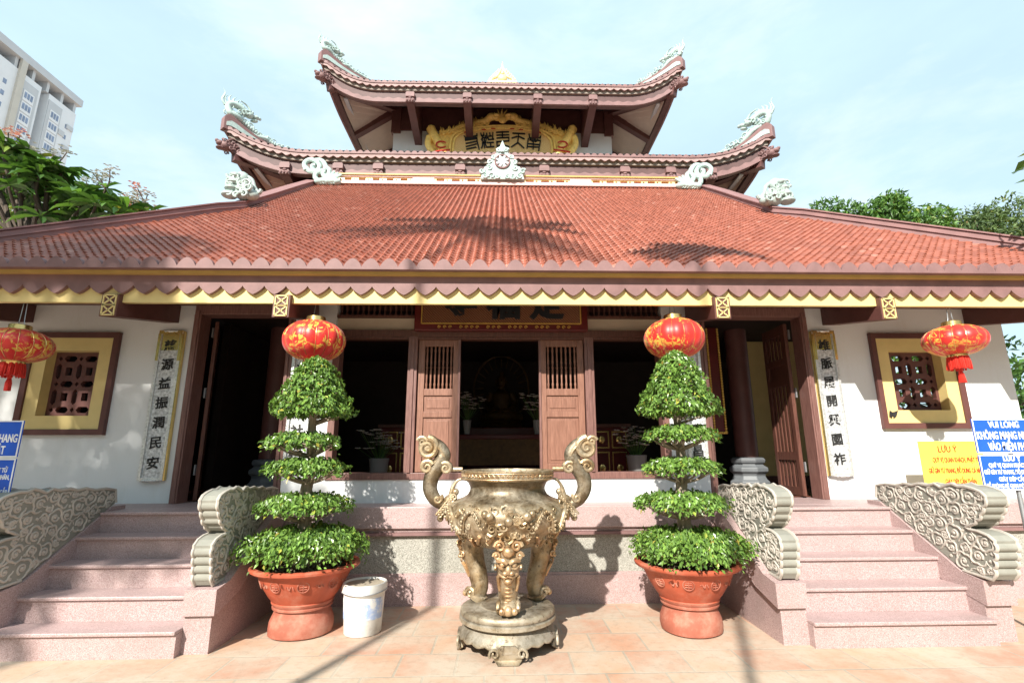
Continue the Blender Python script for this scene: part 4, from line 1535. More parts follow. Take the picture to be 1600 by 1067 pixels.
def wheel_finial():
    Y = RY - .15
    o = MB()
    c = at(785, 254, Y)
    base = c.z - .60

    def L(x, z):
        return (x, c.z + z)
    out = [(-.50, -.43), (.50, -.43), (.47, -.33), (.52, -.22), (.44, -.20), (.40, -.12), (.33, -.10), (.33, .02), (.25, .05), (.24, .14), (.17, .20), (.12, .24), (.15, .34), (.06, .40), (.0, .56),
           (-.06, .40), (-.15, .34), (-.12, .24), (-.17, .20), (-.24, .14), (-.25, .05), (-.33, .02), (-.33, -.10), (-.40, -.12), (-.44, -.20), (-.52, -.22), (-.47, -.33)]
    o.plate([(c.x + a, c.z + b_) for a, b_ in out], [], lambda u, v, w: (u, Y - .02 + w, v), .14)
    rr = random.Random(4)
    for s_ in (-1, 1):
        for k, (x, z, r) in enumerate(((.47, -.24, .07), (.40, -.36, .075), (.30, -.16, .07), (.24, -.36, .08), (.28, .0, .06), (.20, .12, .055), (.09, .30, .055), (.12, -.38, .06))):
            o.tube(spiral((c.x + s_ * x, Y - .03, c.z + z), r, 1.3 * s_, (1, 0, 0), (0, 0, 1), 14, .15, .5 + k), [.026 - .001 * i for i in range(15)], 6)
    for k in range(5):
        o.tube([(c.x, Y - .03, c.z + .24 + .05 * k), (c.x, Y - .035, c.z + .30 + .05 * k)], [.05 - .008 * k, .04 - .008 * k], 8)
    w = o.build("wheel_finial", X['jadep'], po, smooth=True)
    ring = MB()
    ring.tube([(c.x + .165 * math.cos(t), Y - .04, c.z + .165 * math.sin(t)) for t in [2 * PI * i / 40 for i in range(41)]], .020, 8)
    ring.build("wheel_rim", X['brownp'], po, smooth=True)
    sp = MB()
    for k in range(8):
        t = PI / 4 * k + PI / 8
        sp.tube([(c.x + .035 * math.cos(t), Y - .04, c.z + .035 * math.sin(t)), (c.x + .09 * math.cos(t), Y - .045, c.z + .09 * math.sin(t)), (c.x + .145 * math.cos(t), Y - .04, c.z + .145 * math.sin(t))], [.018, .03, .024], 8)
    sp.ball((c.x, Y - .05, c.z), (.045, .03, .045), 12, 8)
    sp.build("wheel_spokes", X['signw'], po, smooth=True)
    MB().lathe([(0.145, 0), (0.145, .012)], 28).v
    dk = MB().plate([(c.x + .15 * math.cos(2 * PI * i / 28), c.z + .15 * math.sin(2 * PI * i / 28)) for i in range(28)], [], lambda u, v, w_: (u, Y - .028 + w_, v), .01)
    dk.build("wheel_disc", X['jadeg'], po)


wheel_finial()


def hip_ornament(cx, sgn):
    """curled cloud beast where the verge meets the hip"""
    Y = KY
    c = Vector((cx, Y, KZ + .22))
    o = MB()
    for k in range(4):
        o.ball(c + Vector((-sgn * (.10 - .03 * k) - sgn * .03, -.04, .04 + .11 * k)), (.13 - .012 * k, .12, .062), 12, 7)
    o.ball(c + Vector((sgn * .07, 0, .12)), (.15, .12, .15), 12, 8)
    o.ball(c + Vector((sgn * .02, 0, .36)), (.12, .10, .12), 12, 8)
    o.ball(c + Vector((sgn * .20, 0, .06)), (.14, .10, .09), 12, 8)
    rr = random.Random(int(cx * 10))
    for k in range(13):
        x, z = rr.uniform(-.12, .26), rr.uniform(.0, .36)
        if x > .1:
            z *= .6
        o.tube(spiral(c + Vector((sgn * x, -.12, z)), rr.uniform(.05, .085), 1.3 * rr.choice((-1, 1)), (1, 0, 0), (0, 0, 1), 14, .15, rr.uniform(0, 6)), [.026 - .001 * i for i in range(15)], 6)
    o.tube(smooth_path([c + Vector((sgn * .05, 0, .42)), c + Vector((sgn * .18, 0, .34)), c + Vector((sgn * .24, 0, .20)), c + Vector((sgn * .32, 0, .10)), c + Vector((sgn * .36, 0, .16))], 5), .035, 8)
    o.build("hip_finial", X['jadeg'], ro, smooth=True, label=None)


hip_ornament(VXL - .03, 1)
hip_ornament(VXR + .03, -1)

pin = MB()
pc = at(785, 128, 15.2)
for s_ in (-1, 1):
    pin.tube(smooth_path([pc + Vector((s_ * .42, 0, -.12)), pc + Vector((s_ * .36, 0, .10)), pc + Vector((s_ * .2, 0, .20)), pc + Vector((s_ * .10, 0, .38)), pc + Vector((0, 0, .55))], 6), .05, 8)
    for k in range(6):
        q = pc + Vector((s_ * (.40 - .06 * k), 0, .02 + .07 * k))
        pin.tube([q, q + Vector((s_ * .05, 0, .08)), q + Vector((s_ * .03, 0, .16))], [.04, .03, .006], 6)
pin.ball(pc + Vector((0, 0, .12)), (.17, .12, .17), 14, 10)
pin.tube([pc + Vector((0, 0, .3)), pc + Vector((0, 0, .55)), pc + Vector((0, 0, .82))], [.06, .035, .008], 8)
pin.box(pc.x - .5, pc.y - .12, pc.z - .75, pc.x + .5, pc.y + .12, pc.z - .05)
pin.build("ridge_pinnacle", X['goldpale'], temple, smooth=True)

# ---------------------------------------------------------------- gilded name board under the top roof
SY = 13.42
sb = thing("name_board", "gilded arched name board with five black characters under the top roof", "sign board", tuple(at(785, 236, SY)))


def C1(x, y, w=0.0):
    return at(630 + x * .2, 160 + y * .2, SY + w)


def cplate(mb, pts, w0, d):
    a = [C1(x, y, 0) for x, y in pts]
    return mb.plate([(p.x, p.z) for p in a], [], lambda u, v, w: (u, SY + w0 + w, v), d)


arc = [(x, 185 + 48 * ((x - 770) / 360) ** 2) for x in range(410, 1131, 40)]
pl = MB()
cplate(pl, [(215, 400)] + [(215, 300), (240, 255), (340, 250), (400, 245)] + arc + [(1140, 245), (1200, 250), (1300, 255), (1325, 300), (1325, 400), (1320, 470), (220, 470)], -.04, .12)
pl.build("board_back", X['signgold'], sb)
arc2 = [(x, 210 + 46 * ((x - 775) / 360) ** 2) for x in range(430, 1111, 40)]
pl = MB()
cplate(pl, [(395, 460), (400, 330), (420, 280)] + arc2 + [(1120, 285), (1150, 330), (1160, 460)], -.075, .035)
pl.build("woven_panel", X['goldherr'], sb)
bd = MB()
bd.tube(smooth_path([C1(385, 460, -.1), C1(392, 330, -.1), C1(412, 272, -.1)] + [C1(x, y - 8, -.1) for x, y in arc2[1:-1]] + [C1(1135, 275, -.1), C1(1160, 330, -.1), C1(1168, 460, -.1)], 3), .035, 8)
bd.tube(smooth_path([C1(360, 460, -.08), C1(370, 320, -.08), C1(395, 255, -.08)] + [C1(x, y - 24, -.08) for x, y in arc2[1:-1]] + [C1(1155, 258, -.08), C1(1182, 320, -.08), C1(1192, 460, -.08)], 3), .04, 8)
bd.build("panel_border", X['signgold'], sb, smooth=True)
for s_ in (0, 1):
    f = (lambda x, y, w=0.0: C1(x, y, w)) if not s_ else (lambda x, y, w=0.0: C1(1540 - x, y, w))
    o = MB()
    o.tube(smooth_path([f(215, 205, -.08), f(245, 270, -.08), f(290, 340, -.08), f(345, 440, -.08)], 5), .14, 12)
    o.tube(smooth_path([f(205, 270, -.1), f(195, 330, -.1), f(230, 395, -.1), f(260, 460, -.1)], 5), .10, 10)
    o.ball(f(215, 200, -.1), (.09, .09, .09), 12, 8)
    for k in range(5):
        o.tube(spiral(f(225 + 24 * k, 245 + 40 * k, -.19), .085, 1.4, (1, 0, 0), (0, 0, 1), 14, .15, k), .018, 6)
    o.build("scroll_end", X['signgold'], sb, smooth=True)
    r_ = MB()
    r_.tube([f(298 + 40 * math.cos(t), 330 + 24 * math.sin(t), -.235) for t in [.6 + 5.1 * i / 24 for i in range(25)]], .022, 8)
    r_.tube(smooth_path([f(235, 390, -.2), f(300, 378, -.22), f(365, 372, -.2)], 5), .026, 8)
    r_.build("red_scroll", X['red'], sb, smooth=True)
cr = MB()
rr = random.Random(9)
for s_ in (0, 1):
    f = (lambda x, y, w=0.0: C1(x, y, w)) if not s_ else (lambda x, y, w=0.0: C1(1550 - x, y, w))
    cr.tube(smooth_path([f(300, 235, -.02), f(380, 225, -.06), f(450, 190, -.02), f(520, 185, -.06), f(580, 160, -.02), f(640, 150, -.06), f(690, 110, -.06)], 6), [.055 + .06 * i / 36 for i in range(37)], 10)
    h = f(690, 115, -.12)
    cr.ball(h, (.15, .11, .12), 12, 8)
    sx = 1 if not s_ else -1
    cr.ball(h + Vector((sx * .14, -.03, .03)), (.11, .08, .055), 10, 6)
    cr.ball(h + Vector((sx * .13, -.03, -.07)), (.09, .07, .035), 10, 6)
    for k in range(26):
        x = 290 + 17 * k
        y0 = 240 - 118 * ((x - 290) / 420) ** .9
        q0 = f(x, y0 + 12, -.03)
        a_ = rr.uniform(-.5, .2) * sx
        ln = rr.uniform(.12, .26)
        cr.tube(smooth_path([q0, q0 + Vector((a_ * ln * .4, -.02, ln * .55)), q0 + Vector((a_ * ln + sx * .03, 0, ln))], 4), [.04, .038, .034, .03, .026, .02, .014, .009, .003], 6)
    for k in range(9):
        x = 320 + 42 * k
        y0 = 235 - 100 * ((x - 290) / 420)
        cr.tube(spiral(f(x, y0 + 14, -.1), rr.uniform(.07, .10), 1.4 * sx, (1, 0, 0), (0, 0, 1), 14, .15, k), .024, 6)
sc_ = C1(775, 137, -.08)
cr.ball(sc_, (.13, .07, .13), 14, 10)
for k in range(9):
    t = PI * (k + .0) / 8
    ln = .24 + .09 * math.sin(t)
    cr.tube([sc_ + Vector((math.cos(t) * .1, 0, math.sin(t) * .1)), sc_ + Vector((math.cos(t + .1) * ln * .75, 0, math.sin(t + .1) * ln * .75)), sc_ + Vector((math.cos(t) * ln * 1.2, 0, math.sin(t) * ln * 1.2))], [.05, .03, .004], 6)
cr.build("dragon_crest", X['signgold'], sb, smooth=True)
rd = MB()
for x, y, s_ in ((490, 230, 1), (630, 208, 1), (705, 201, 1), (850, 202, -1), (920, 208, -1), (1060, 232, -1)):
    p = C1(x, y, -.13)
    rd.plate([(p.x - s_ * .06, p.z - .03), (p.x + s_ * .07, p.z - .03), (p.x + s_ * .03, p.z), (p.x + s_ * .07, p.z + .03), (p.x - s_ * .06, p.z + .03), (p.x - s_ * .09, p.z)], [], lambda u, v, w: (u, p.y + w, v), .02)
rd.build("red_cartouche", X['red'], sb)
G = [[(120, 205), (145, 240), (345, 198), (345, 168)], [(230, 180), (236, 218)], [(135, 262), (345, 232)], [(138, 280), (345, 250)], [(345, 240), (352, 310), (385, 440)], [(150, 338), (342, 296)], [(150, 392), (334, 346)], [(162, 436), (328, 402)],
     [(415, 155), (425, 200), (470, 194), (465, 150)], [(440, 200), (448, 262)], [(500, 200), (510, 262)], [(436, 235), (505, 233)], [(425, 262), (462, 318), (430, 416)], [(480, 255), (482, 416)], [(506, 290), (486, 330), (522, 398)], [(440, 330), (505, 322)],
     [(518, 158), (530, 236), (552, 246)], [(574, 150), (580, 195)], [(630, 145), (626, 236), (642, 262)], [(545, 270), (640, 262)], [(550, 210), (605, 204)], [(530, 322), (642, 318)], [(590, 322), (590, 392)], [(518, 402), (652, 394)],
     [(695, 140), (912, 130)], [(800, 128), (800, 240)], [(700, 190), (915, 184)], [(700, 242), (915, 230), (915, 292), (700, 306), (708, 390), (765, 366)], [(830, 366), (916, 396)],
     [(985, 155), (1200, 165)], [(1085, 160), (1084, 232), (1072, 330)], [(972, 242), (1062, 214)], [(1100, 214), (1190, 256)], [(1072, 325), (962, 398)], [(1078, 322), (1180, 416)],
     [(1275, 175), (1285, 238), (1475, 240), (1485, 208)], [(1380, 190), (1378, 300)], [(1262, 250), (1240, 420)], [(1302, 265), (1340, 300)], [(1480, 282), (1448, 462)], [(1430, 270), (1395, 305)], [(1268, 342), (1450, 358)], [(1352, 300), (1348, 436)], [(1258, 392), (1440, 402)], [(1290, 272), (1470, 284)]]
gl = [MB() for _ in range(5)]
for st in G:
    P_ = [at(715 + x * .0875, 195 + y * .0875, SY - .10) for x, y in st]
    which = min(4, max(0, int((sum(x for x, y in st) / len(st) - 95) // 290)))
    for a, c in zip(P_[:-1], P_[1:]):
        d = (c - a).normalized()
        gl[which].bar(a - d * .012, c + d * .012, .036, .034, (0, 1, 0))
for q in gl:
    q.build("character", X['black'], sb)

# ---------------------------------------------------------------- dark name board over the middle door
nb = thing("name_board", "dark red and bronze name board above the middle door, half hidden by the eave", "sign board", (0, 5.78, 3.1))
MB().box(-1.03, 5.72, 2.90, 1.03, 5.80, 3.30).build("board_frame", X['darkred'], nb, bevel=0.01)
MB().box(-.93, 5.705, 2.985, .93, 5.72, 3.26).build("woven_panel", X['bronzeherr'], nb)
bd = MB()
for a, c in (((-.94, 2.98), (.94, 2.98)), ((-.94, 2.98), (-.94, 3.27)), ((.94, 2.98), (.94, 3.27)), ((-.94, 3.27), (.94, 3.27))):
    bd.bar((a[0], 5.70, a[1]), (c[0], 5.70, c[1]), .014, .016, (0, 1, 0))
for k in range(26):
    x = -.80 + .064 * k
    if abs(math.sin(k * .7)) > .35:
        bd.tube(spiral((x, 5.715, 2.94), .022, 1.2, (1, 0, 0), (0, 0, 1), 8), .005, 5)
bd.build("gilt_border", X['gold'], nb)
for ch, x in (("寺", -.48), ("福", .03), ("定", .54)):
    tx = MB()
    text_into(tx, ch, lambda u, v, w, x=x: (x + u, 5.70 - w, 3.20 + v), .40, .016, .01)
    tx.build("character", X['black'], nb)


# ---------------------------------------------------------------- couplet panels
def couplet(label, chars, x0, x1, z0, z1, y, gold_top, group="couplet panels beside the doorways"):
    t = thing("couplet_panel", label, "couplet panel", ((x0 + x1) / 2, y, z0), group)
    MB().box(x0, y - .035, z0, x1, y, z1).build("board", X['silverp'], t)
    f = MB()
    w = .032
    for a in ((x0 - .004, z0, x0 + w, z1), (x1 - w, z0, x1 + .004, z1), (x0 + w, z0 - .004, x1 - w, z0 + w), (x0 + w, z1 - w, x1 - w, z1 + .004)):
        f.box(a[0], y - .055, a[1], a[2], y - .002, a[3])
    cx = (x0 + x1) / 2
    for z in (z0, z1):
        f.ball((cx, y - .055, z), (.045, .018, .018), 10, 6)
        for s_ in (-1, 1):
            f.ball((cx + s_ * .06, y - .055, z), (.025, .014, .012), 8, 6)
    f.build("frame", X['silver'], t, bevel=0.006)
    if gold_top:
        k = MB()
        e = .004
        zt_ = z1 - .36
        for a in ((x0 - .006, zt_, x0 + w - .006, z1 - w), (x1 - w + .006, zt_, x1 + .006, z1 - w), (x0, z1 - w, x1, z1 + .008)):
            k.box(a[0], y - .058, a[1], a[2], y - .03, a[3])
        k.box(x0 + w + e, y - .0375, zt_ + .13, x1 - w - e, y - .035, z1 - w)
        k.box(x1 + .005 if x1 < 0 else x0 - .02, y - .05, z0, x1 + .02 if x1 < 0 else x0 - .005, y - .01, z1)
        k.build("gilt_edge", X['brass'], t)
    n = len(chars)
    st = (z1 - z0 - .14) / n
    for i, ch in enumerate(chars):
        zc = z1 - .07 - st * (i + .5)
        tx_ = MB()
        text_into(tx_, ch, lambda u, v, w_, zc=zc: (cx + u - v * .03, y - .039 - w_, zc + v + u * .10), .145, .003, .004)
        tx_.build("character", X['ink'], t)
    return t


couplet("silver couplet panel between the shaded left window and the left doorway", "慈源益振潤民安", -4.11, -3.835, 1.20, 2.935, 6.0, True)
couplet("silver couplet panel between the right doorway and the sunlit right window", "雄脈展開興國祚", 3.885, 4.16, 1.21, 2.96, 6.0, True)
couplet("silver couplet panel behind the left potted tree", "天運光福社稷", -2.44, -2.20, 1.31, 2.86, 5.85, False)
couplet("silver couplet panel behind the right potted tree", "地靈鍾秀國昌", 2.16, 2.38, 1.31, 2.86, 5.85, False)
# ---------------------------------------------------------------- incense burner and its pedestal
BX, BY = 0.055, 4.38
ped = thing("pedestal", "low round bronze pedestal with scalloped skirt under the incense burner", "pedestal", (BX, BY, 0))
MB().lathe([(0.0, 0.30), (0.20, 0.302), (0.205, 0.308), (0.22, 0.308), (0.225, 0.302), (0.36, 0.30), (0.375, 0.29), (0.38, 0.262), (0.372, 0.25), (0.385, 0.24), (0.385, 0.215), (0.355, 0.20), (0.30, 0.19)][::-1], 48, (BX, BY, 0)).build("top", X['pbronze'], ped, smooth=True, angle=50)
sk = MB()
n = 96
vs, fs = [], []
NR = 9
for i in range(n):
    t = 2 * PI * i / n - PI / 2
    u = (i / n * 4) % 1.0
    d = abs(u - .5) * 2            # 0 between the feet, 1 at a foot
    lowz = 0.11 - 0.018 * abs(math.sin(d * PI * 2.5)) - (0.0 if d < .62 else .04 * (d - .62) / .38)
    if d > .80:
        lowz = 0.005
    for k in range(NR):
        q = k / (NR - 1)
        z = 0.205 + (lowz - 0.205) * q
        r = 0.318 + 0.072 * math.sin(min(1, (0.205 - z) / 0.15) * PI * .62) - (0.05 * max(0, (0.075 - z) / 0.075) ** 1.0 if z < .075 else 0) + (0.045 * max(0, (0.03 - z) / 0.03) ** 2 if z < .03 else 0)
        vs.append((BX + math.cos(t) * r, BY + math.sin(t) * r, z))
for i in range(n):
    i2 = (i + 1) % n
    for k in range(NR - 1):
        fs.append((i * NR + k, i * NR + k + 1, i2 * NR + k + 1, i2 * NR + k))
sk.add(vs, fs)
so_ = sk.build("skirt", X['pbronze'], ped, smooth=True, angle=60)
m_ = so_.modifiers.new("thickness", 'SOLIDIFY')
m_.thickness = 0.014
for k in range(4):
    t = -PI / 2 + PI / 2 * k
    f = MB()
    ct, sn = math.cos(t), math.sin(t)
    def F(u, z, r):
        return (BX + ct * r - sn * u, BY + sn * r + ct * u, z)
    f.plate([(-.075, .004), (.075, .004), (.10, .03), (.085, .10), (.05, .13), (-.05, .13), (-.085, .10), (-.10, .03)], [], lambda u, v, w: F(u, v, .374 + w - .05 * max(0, .07 - v) / .07 + .06 * max(0, .02 - v) / .02), .02)
    for s_ in (-1, 1):
        f.tube(spiral(F(s_ * .10, .075, .385), .04, 1.25, (-sn * s_, ct * s_, 0), (0, 0, 1), 14, .2, -.6), .011, 6)
    f.build("foot", X['pbronze'], ped, smooth=True, angle=50)

burner = thing("incense_burner", "large three-legged bronze incense burner with scrolled handles and dragon reliefs", "incense burner", (BX, BY, 0.3))
PROF = [(0.0, 0.735), (0.16, 0.738), (0.28, 0.77), (0.39, 0.83), (0.46, 0.90), (0.495, 0.97), (0.505, 1.02), (0.49, 1.07), (0.445, 1.105), (0.375, 1.13), (0.335, 1.155), (0.315, 1.19), (0.315, 1.215), (0.33, 1.25), (0.355, 1.27),
        (0.378, 1.272), (0.385, 1.28), (0.385, 1.335), (0.392, 1.34), (0.392, 1.352), (0.355, 1.352), (0.345, 1.33), (0.31, 1.26), (0.30, 1.2), (0.30, 1.17), (0.0, 1.17)]
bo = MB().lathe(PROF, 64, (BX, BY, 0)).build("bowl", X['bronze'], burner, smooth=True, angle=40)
MB().lathe([(0.0, 1.215), (0.2, 1.21), (0.308, 1.20)], 32, (BX, BY, 0)).build("ash", X['ash'], burner, smooth=True)
rb_ = MB()
for i in range(120):
    t = 2 * PI * i / 120
    if i % 2 == 0:
        rb_.tube(spiral((BX + .388 * math.cos(t), BY + .388 * math.sin(t), 1.31), .016, 1.2, (-math.sin(t), math.cos(t), 0), (0, 0, 1), 7), .004, 4)
for z in (1.286, 1.332):
    rb_.tube([(BX + .388 * math.cos(2 * PI * i / 64), BY + .388 * math.sin(2 * PI * i / 64), z) for i in range(65)], .005, 5, caps=False)
rb_.build("rim_band", X['copper'], bo, smooth=True)


def on_bowl(t, z, off=0.0):
    """point on the bowl at angle t (0 = towards the viewer) and height z"""
    r = .3
    for (r0, z0), (r1, z1) in zip(PROF[:11], PROF[1:12]):
        if z0 <= z <= z1:
            r = r0 + (r1 - r0) * (z - z0) / (z1 - z0 + 1e-9)
            break
    a = t - PI / 2
    return Vector((BX + math.cos(a) * (r + off), BY + math.sin(a) * (r + off), z))


rel, relc = MB(), MB()
rr = random.Random(21)
for rot in (0, PI):
    for s_ in (-1, 1):
        P_ = [(1.42, .96), (1.22, 1.07), (1.05, 1.03), (.98, .93), (.84, .90), (.72, 1.0), (.58, 1.06), (.46, 1.0), (.40, .94), (.28, 1.02)]
        c_ = [on_bowl(rot + s_ * a, z, .012) for a, z in P_]
        pts = smooth_path(c_, 7)
        rel.tube(pts, [.009 + .011 * math.sin(PI * min(1, i / len(pts) * 1.3 + .15)) for i in range(len(pts))], 8)
        for i in range(2, len(pts) - 2, 2):
            rel.ball(pts[i] + (pts[i] - Vector((BX, BY, pts[i].z))).normalized() * .02, .012, 6, 4)
        h = on_bowl(rot + s_ * .34, 1.05, .03)
        rel.ball(h, .028, 10, 7)
        rel.ball(on_bowl(rot + s_ * .26, 1.035, .04), .035, 8, 6)
        for k in range(34):
            t, z = rot + s_ * rr.uniform(.28, 1.5), rr.uniform(.80, 1.1)
            p = on_bowl(t, z, .006)
            a = t - PI / 2
            rel.tube(spiral(p, rr.uniform(.020, .036), 1.3 * rr.choice((-1, 1)), (-math.sin(a), math.cos(a), 0), (0, 0, 1), 12, .15, rr.uniform(0, 6)), [.0075 - .0003 * i for i in range(13)], 5)
        for (a, z) in ((.36, .84), (.62, .83), (.86, .80), (1.12, .85)):
            p = on_bowl(rot + s_ * a, z, .008)
            for k in (-1, 0, 1):
                relc.tube([on_bowl(rot + s_ * (a - .12), z + .05, .012), p + Vector((0, 0, .012 * k)), on_bowl(rot + s_ * (a + .05), z - .012 + .02 * k, .012)], [.016, .013, .005], 6)
    for k in range(20):
        t, z = rot + rr.uniform(-.26, .26), rr.uniform(.84, 1.09)
        a = t - PI / 2
        rel.tube(spiral(on_bowl(t, z, .008), rr.uniform(.03, .05), 1.4, (-math.sin(a), math.cos(a), 0), (0, 0, 1), 12, .15, rr.uniform(0, 6)), [.012 - .0005 * i for i in range(13)], 5)
    rel.ball(on_bowl(rot, 1.0, .02), (.034, .034, .034), 12, 8)
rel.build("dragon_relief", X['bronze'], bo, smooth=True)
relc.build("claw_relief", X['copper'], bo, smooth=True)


def hp(x, y):
    """outline of a handle in its own plane"""
    return Vector((BX + .06 + (x - 804) * .0054, BY, 1.399 - (y - 725) * .005))


for s_ in (1, -1):
    f = lambda x, y, w=0.0: Vector((BX + s_ * (hp(x, y).x - BX - .012), BY + w, hp(x, y).z))
    o = MB()
    main = smooth_path([f(880, 800), f(897, 790), f(909, 780), f(916, 764), f(914, 746), f(906, 731), f(898, 716), f(897, 706), f(905, 694), f(916, 688), f(924, 688)], 6)
    o.tube(main, [.036 + .030 * math.sin(PI * min(1, i / len(main) * 1.05)) for i in range(len(main))], 12, flat=.8, flatdir=(0, 1, 0))
    for w in (-.034, .034):
        o.tube(spiral(f(921, 698, w), .088, 1.7, (s_, 0, 0), (0, 0, 1), 30, .12, 1.6), [.030 - .0006 * i for i in range(31)], 8)
        o.tube(spiral(f(929, 688, w), .046, 1.5, (s_, 0, 0), (0, 0, 1), 20, .15, .3), [.020 - .0005 * i for i in range(21)], 8)
        o.tube(spiral(f(921, 729, w), .056, 1.5, (-s_, 0, 0), (0, 0, 1), 20, .15, .4), [.023 - .0006 * i for i in range(21)], 8)
        o.tube(spiral(f(892, 731, w), .048, 1.5, (s_, 0, 0), (0, 0, 1), 20, .15, .9), [.020 - .0005 * i for i in range(21)], 8)
        o.tube(spiral(f(905, 722, w), .034, 1.4, (s_, 0, 0), (0, 0, 1), 16, .15, 2.5), [.016 - .0005 * i for i in range(17)], 8)
        o.tube(spiral(f(903, 781, w), .036, 1.3, (s_, 0, 0), (0, 0, 1), 14, .15, 2.2), .014, 8)
        o.tube(smooth_path([f(894, 712, w), f(900, 700, w * 1.3), f(910, 692, w)], 4), .016, 6)
    o.ball(f(921, 697), (.085, .04, .075), 14, 10)
    o.ball(f(916, 730), (.055, .035, .05), 12, 8)
    o.ball(f(893, 731), (.05, .035, .042), 12, 8)
    o.tube([f(900, 733), f(884, 733), f(866, 733)], .019, 8)
    o.build("handle", X['bronze'], burner, smooth=True)
    # small dragon heads on the shoulder by the handle
    d = MB()
    d.ball(f(884, 784), (.06, .06, .05), 10, 8)
    d.tube(smooth_path([f(884, 778), f(880, 762), f(874, 752), f(868, 749)], 5), [.022, .021, .02, .019, .018, .016, .014, .013, .012, .012, .012, .012, .012, .011, .010, .010], 8)
    for k in range(8):
        d.ball(f(876 + 3.2 * k, 770 + 6 * k, .03 * math.sin(k * 2.3)), .028, 8, 6)
        d.tube(spiral(f(878 + 3 * k, 778 + 4 * k, -.05), .03, 1.3, (s_, 0, 0), (0, 0, 1), 10), .009, 6)
    d.build("shoulder_beast", X['bronze'], burner, smooth=True)

for k in range(3):
    a = -PI / 2 + 2 * PI / 3 * k
    ct, sn = math.cos(a), math.sin(a)

    def Lg(r, z, u=0.0):
        return Vector((BX + ct * r - sn * u, BY + sn * r + ct * u, z))
    o = MB()
    ax = smooth_path([Lg(.33, .86), Lg(.345, .76), Lg(.325, .62), Lg(.285, .50), Lg(.265, .42), Lg(.285, .355), Lg(.30, .33)], 6)
    o.tube(ax, [.108 - .036 * math.sin(min(1, i / len(ax) * 1.25) * PI * .5) + (.018 if i > len(ax) - 8 else 0) for i in range(len(ax))], 12)
    o.ball(Lg(.305, .358), (.08, .08, .056), 14, 10)
    for s_ in (-1, 1):
        o.tube(spiral(Lg(.31, .365, s_ * .075), .045, 1.3, (ct, sn, 0), (0, 0, 1), 14), .016, 6)
    lo = o.build("leg", X['bronze'], burner, smooth=True)
    c = MB()
    # beast mask: brow curls, eyes, nose, jaws, ringed throat and claw
    E0 = .445
    for s_ in (-1, 1):
        c.tube(spiral(Lg(E0 - .01, .815, s_ * .062), .042, 1.5, (-sn * s_, ct * s_, 0), (0, 0, 1), 16), [.016 - .0005 * i for i in range(17)], 6)
        c.tube(spiral(Lg(E0 - .02, .745, s_ * .085), .030, 1.4, (-sn * s_, ct * s_, 0), (0, 0, 1), 14), .011, 6)
        c.ball(Lg(E0 - .012, .69, s_ * .043), (.022, .022, .022), 12, 8)
        c.tube(smooth_path([Lg(E0 + .012, .70, s_ * .010), Lg(E0 + .014, .722, s_ * .040), Lg(E0 - .03, .712, s_ * .085)], 5), [.013 + .004 * math.sin(PI * i / 10) for i in range(11)], 8)
        c.tube(smooth_path([Lg(E0 - .02, .665, s_ * .03), Lg(E0 - .015, .662, s_ * .055), Lg(E0 - .04, .68, s_ * .08)], 4), .009, 6)
        c.ball(Lg(E0 + .008, .632, s_ * .024), (.020, .020, .017), 10, 7)
        c.tube(smooth_path([Lg(E0 - .005, .612, 0), Lg(E0 - .012, .603, s_ * .035), Lg(E0 - .04, .618, s_ * .066)], 5), .011, 7)
        c.tube([Lg(E0 - .01, .604, s_ * .030), Lg(E0 - .012, .588, s_ * .031), Lg(E0 - .02, .572, s_ * .030)], [.009, .006, .002], 6)
        c.tube(smooth_path([Lg(E0 - .05, .60, s_ * .075), Lg(E0 - .085, .55, s_ * .072), Lg(E0 - .115, .49, s_ * .062)], 4), .014, 6)
        c.ball(Lg(.375, .355, s_ * .048), .026, 8, 6)
        c.tube(spiral(Lg(E0 - .06, .66, s_ * .095), .026, 1.3, (ct, sn, 0), (0, 0, 1), 12), .009, 6)
    c.ball(Lg(E0 + .008, .652), (.022, .022, .034), 12, 8)
    c.ball(Lg(E0 - .02, .775), (.05, .05, .045), 12, 8)
    c.ball(Lg(E0 - .045, .57), (.042, .042, .024), 12, 8)
    for q in range(6):
        z = .545 - .030 * q
        c.tube(smooth_path([Lg(.335 - .012 * q, z + .012, -.062), Lg(.385 - .012 * q, z - .006, 0), Lg(.335 - .012 * q, z + .012, .062)], 4), .010, 6)
    c.ball(Lg(.38, .36), (.032, .032, .036), 10, 7)
    c.build("beast_mask", X['copper'], lo, smooth=True)


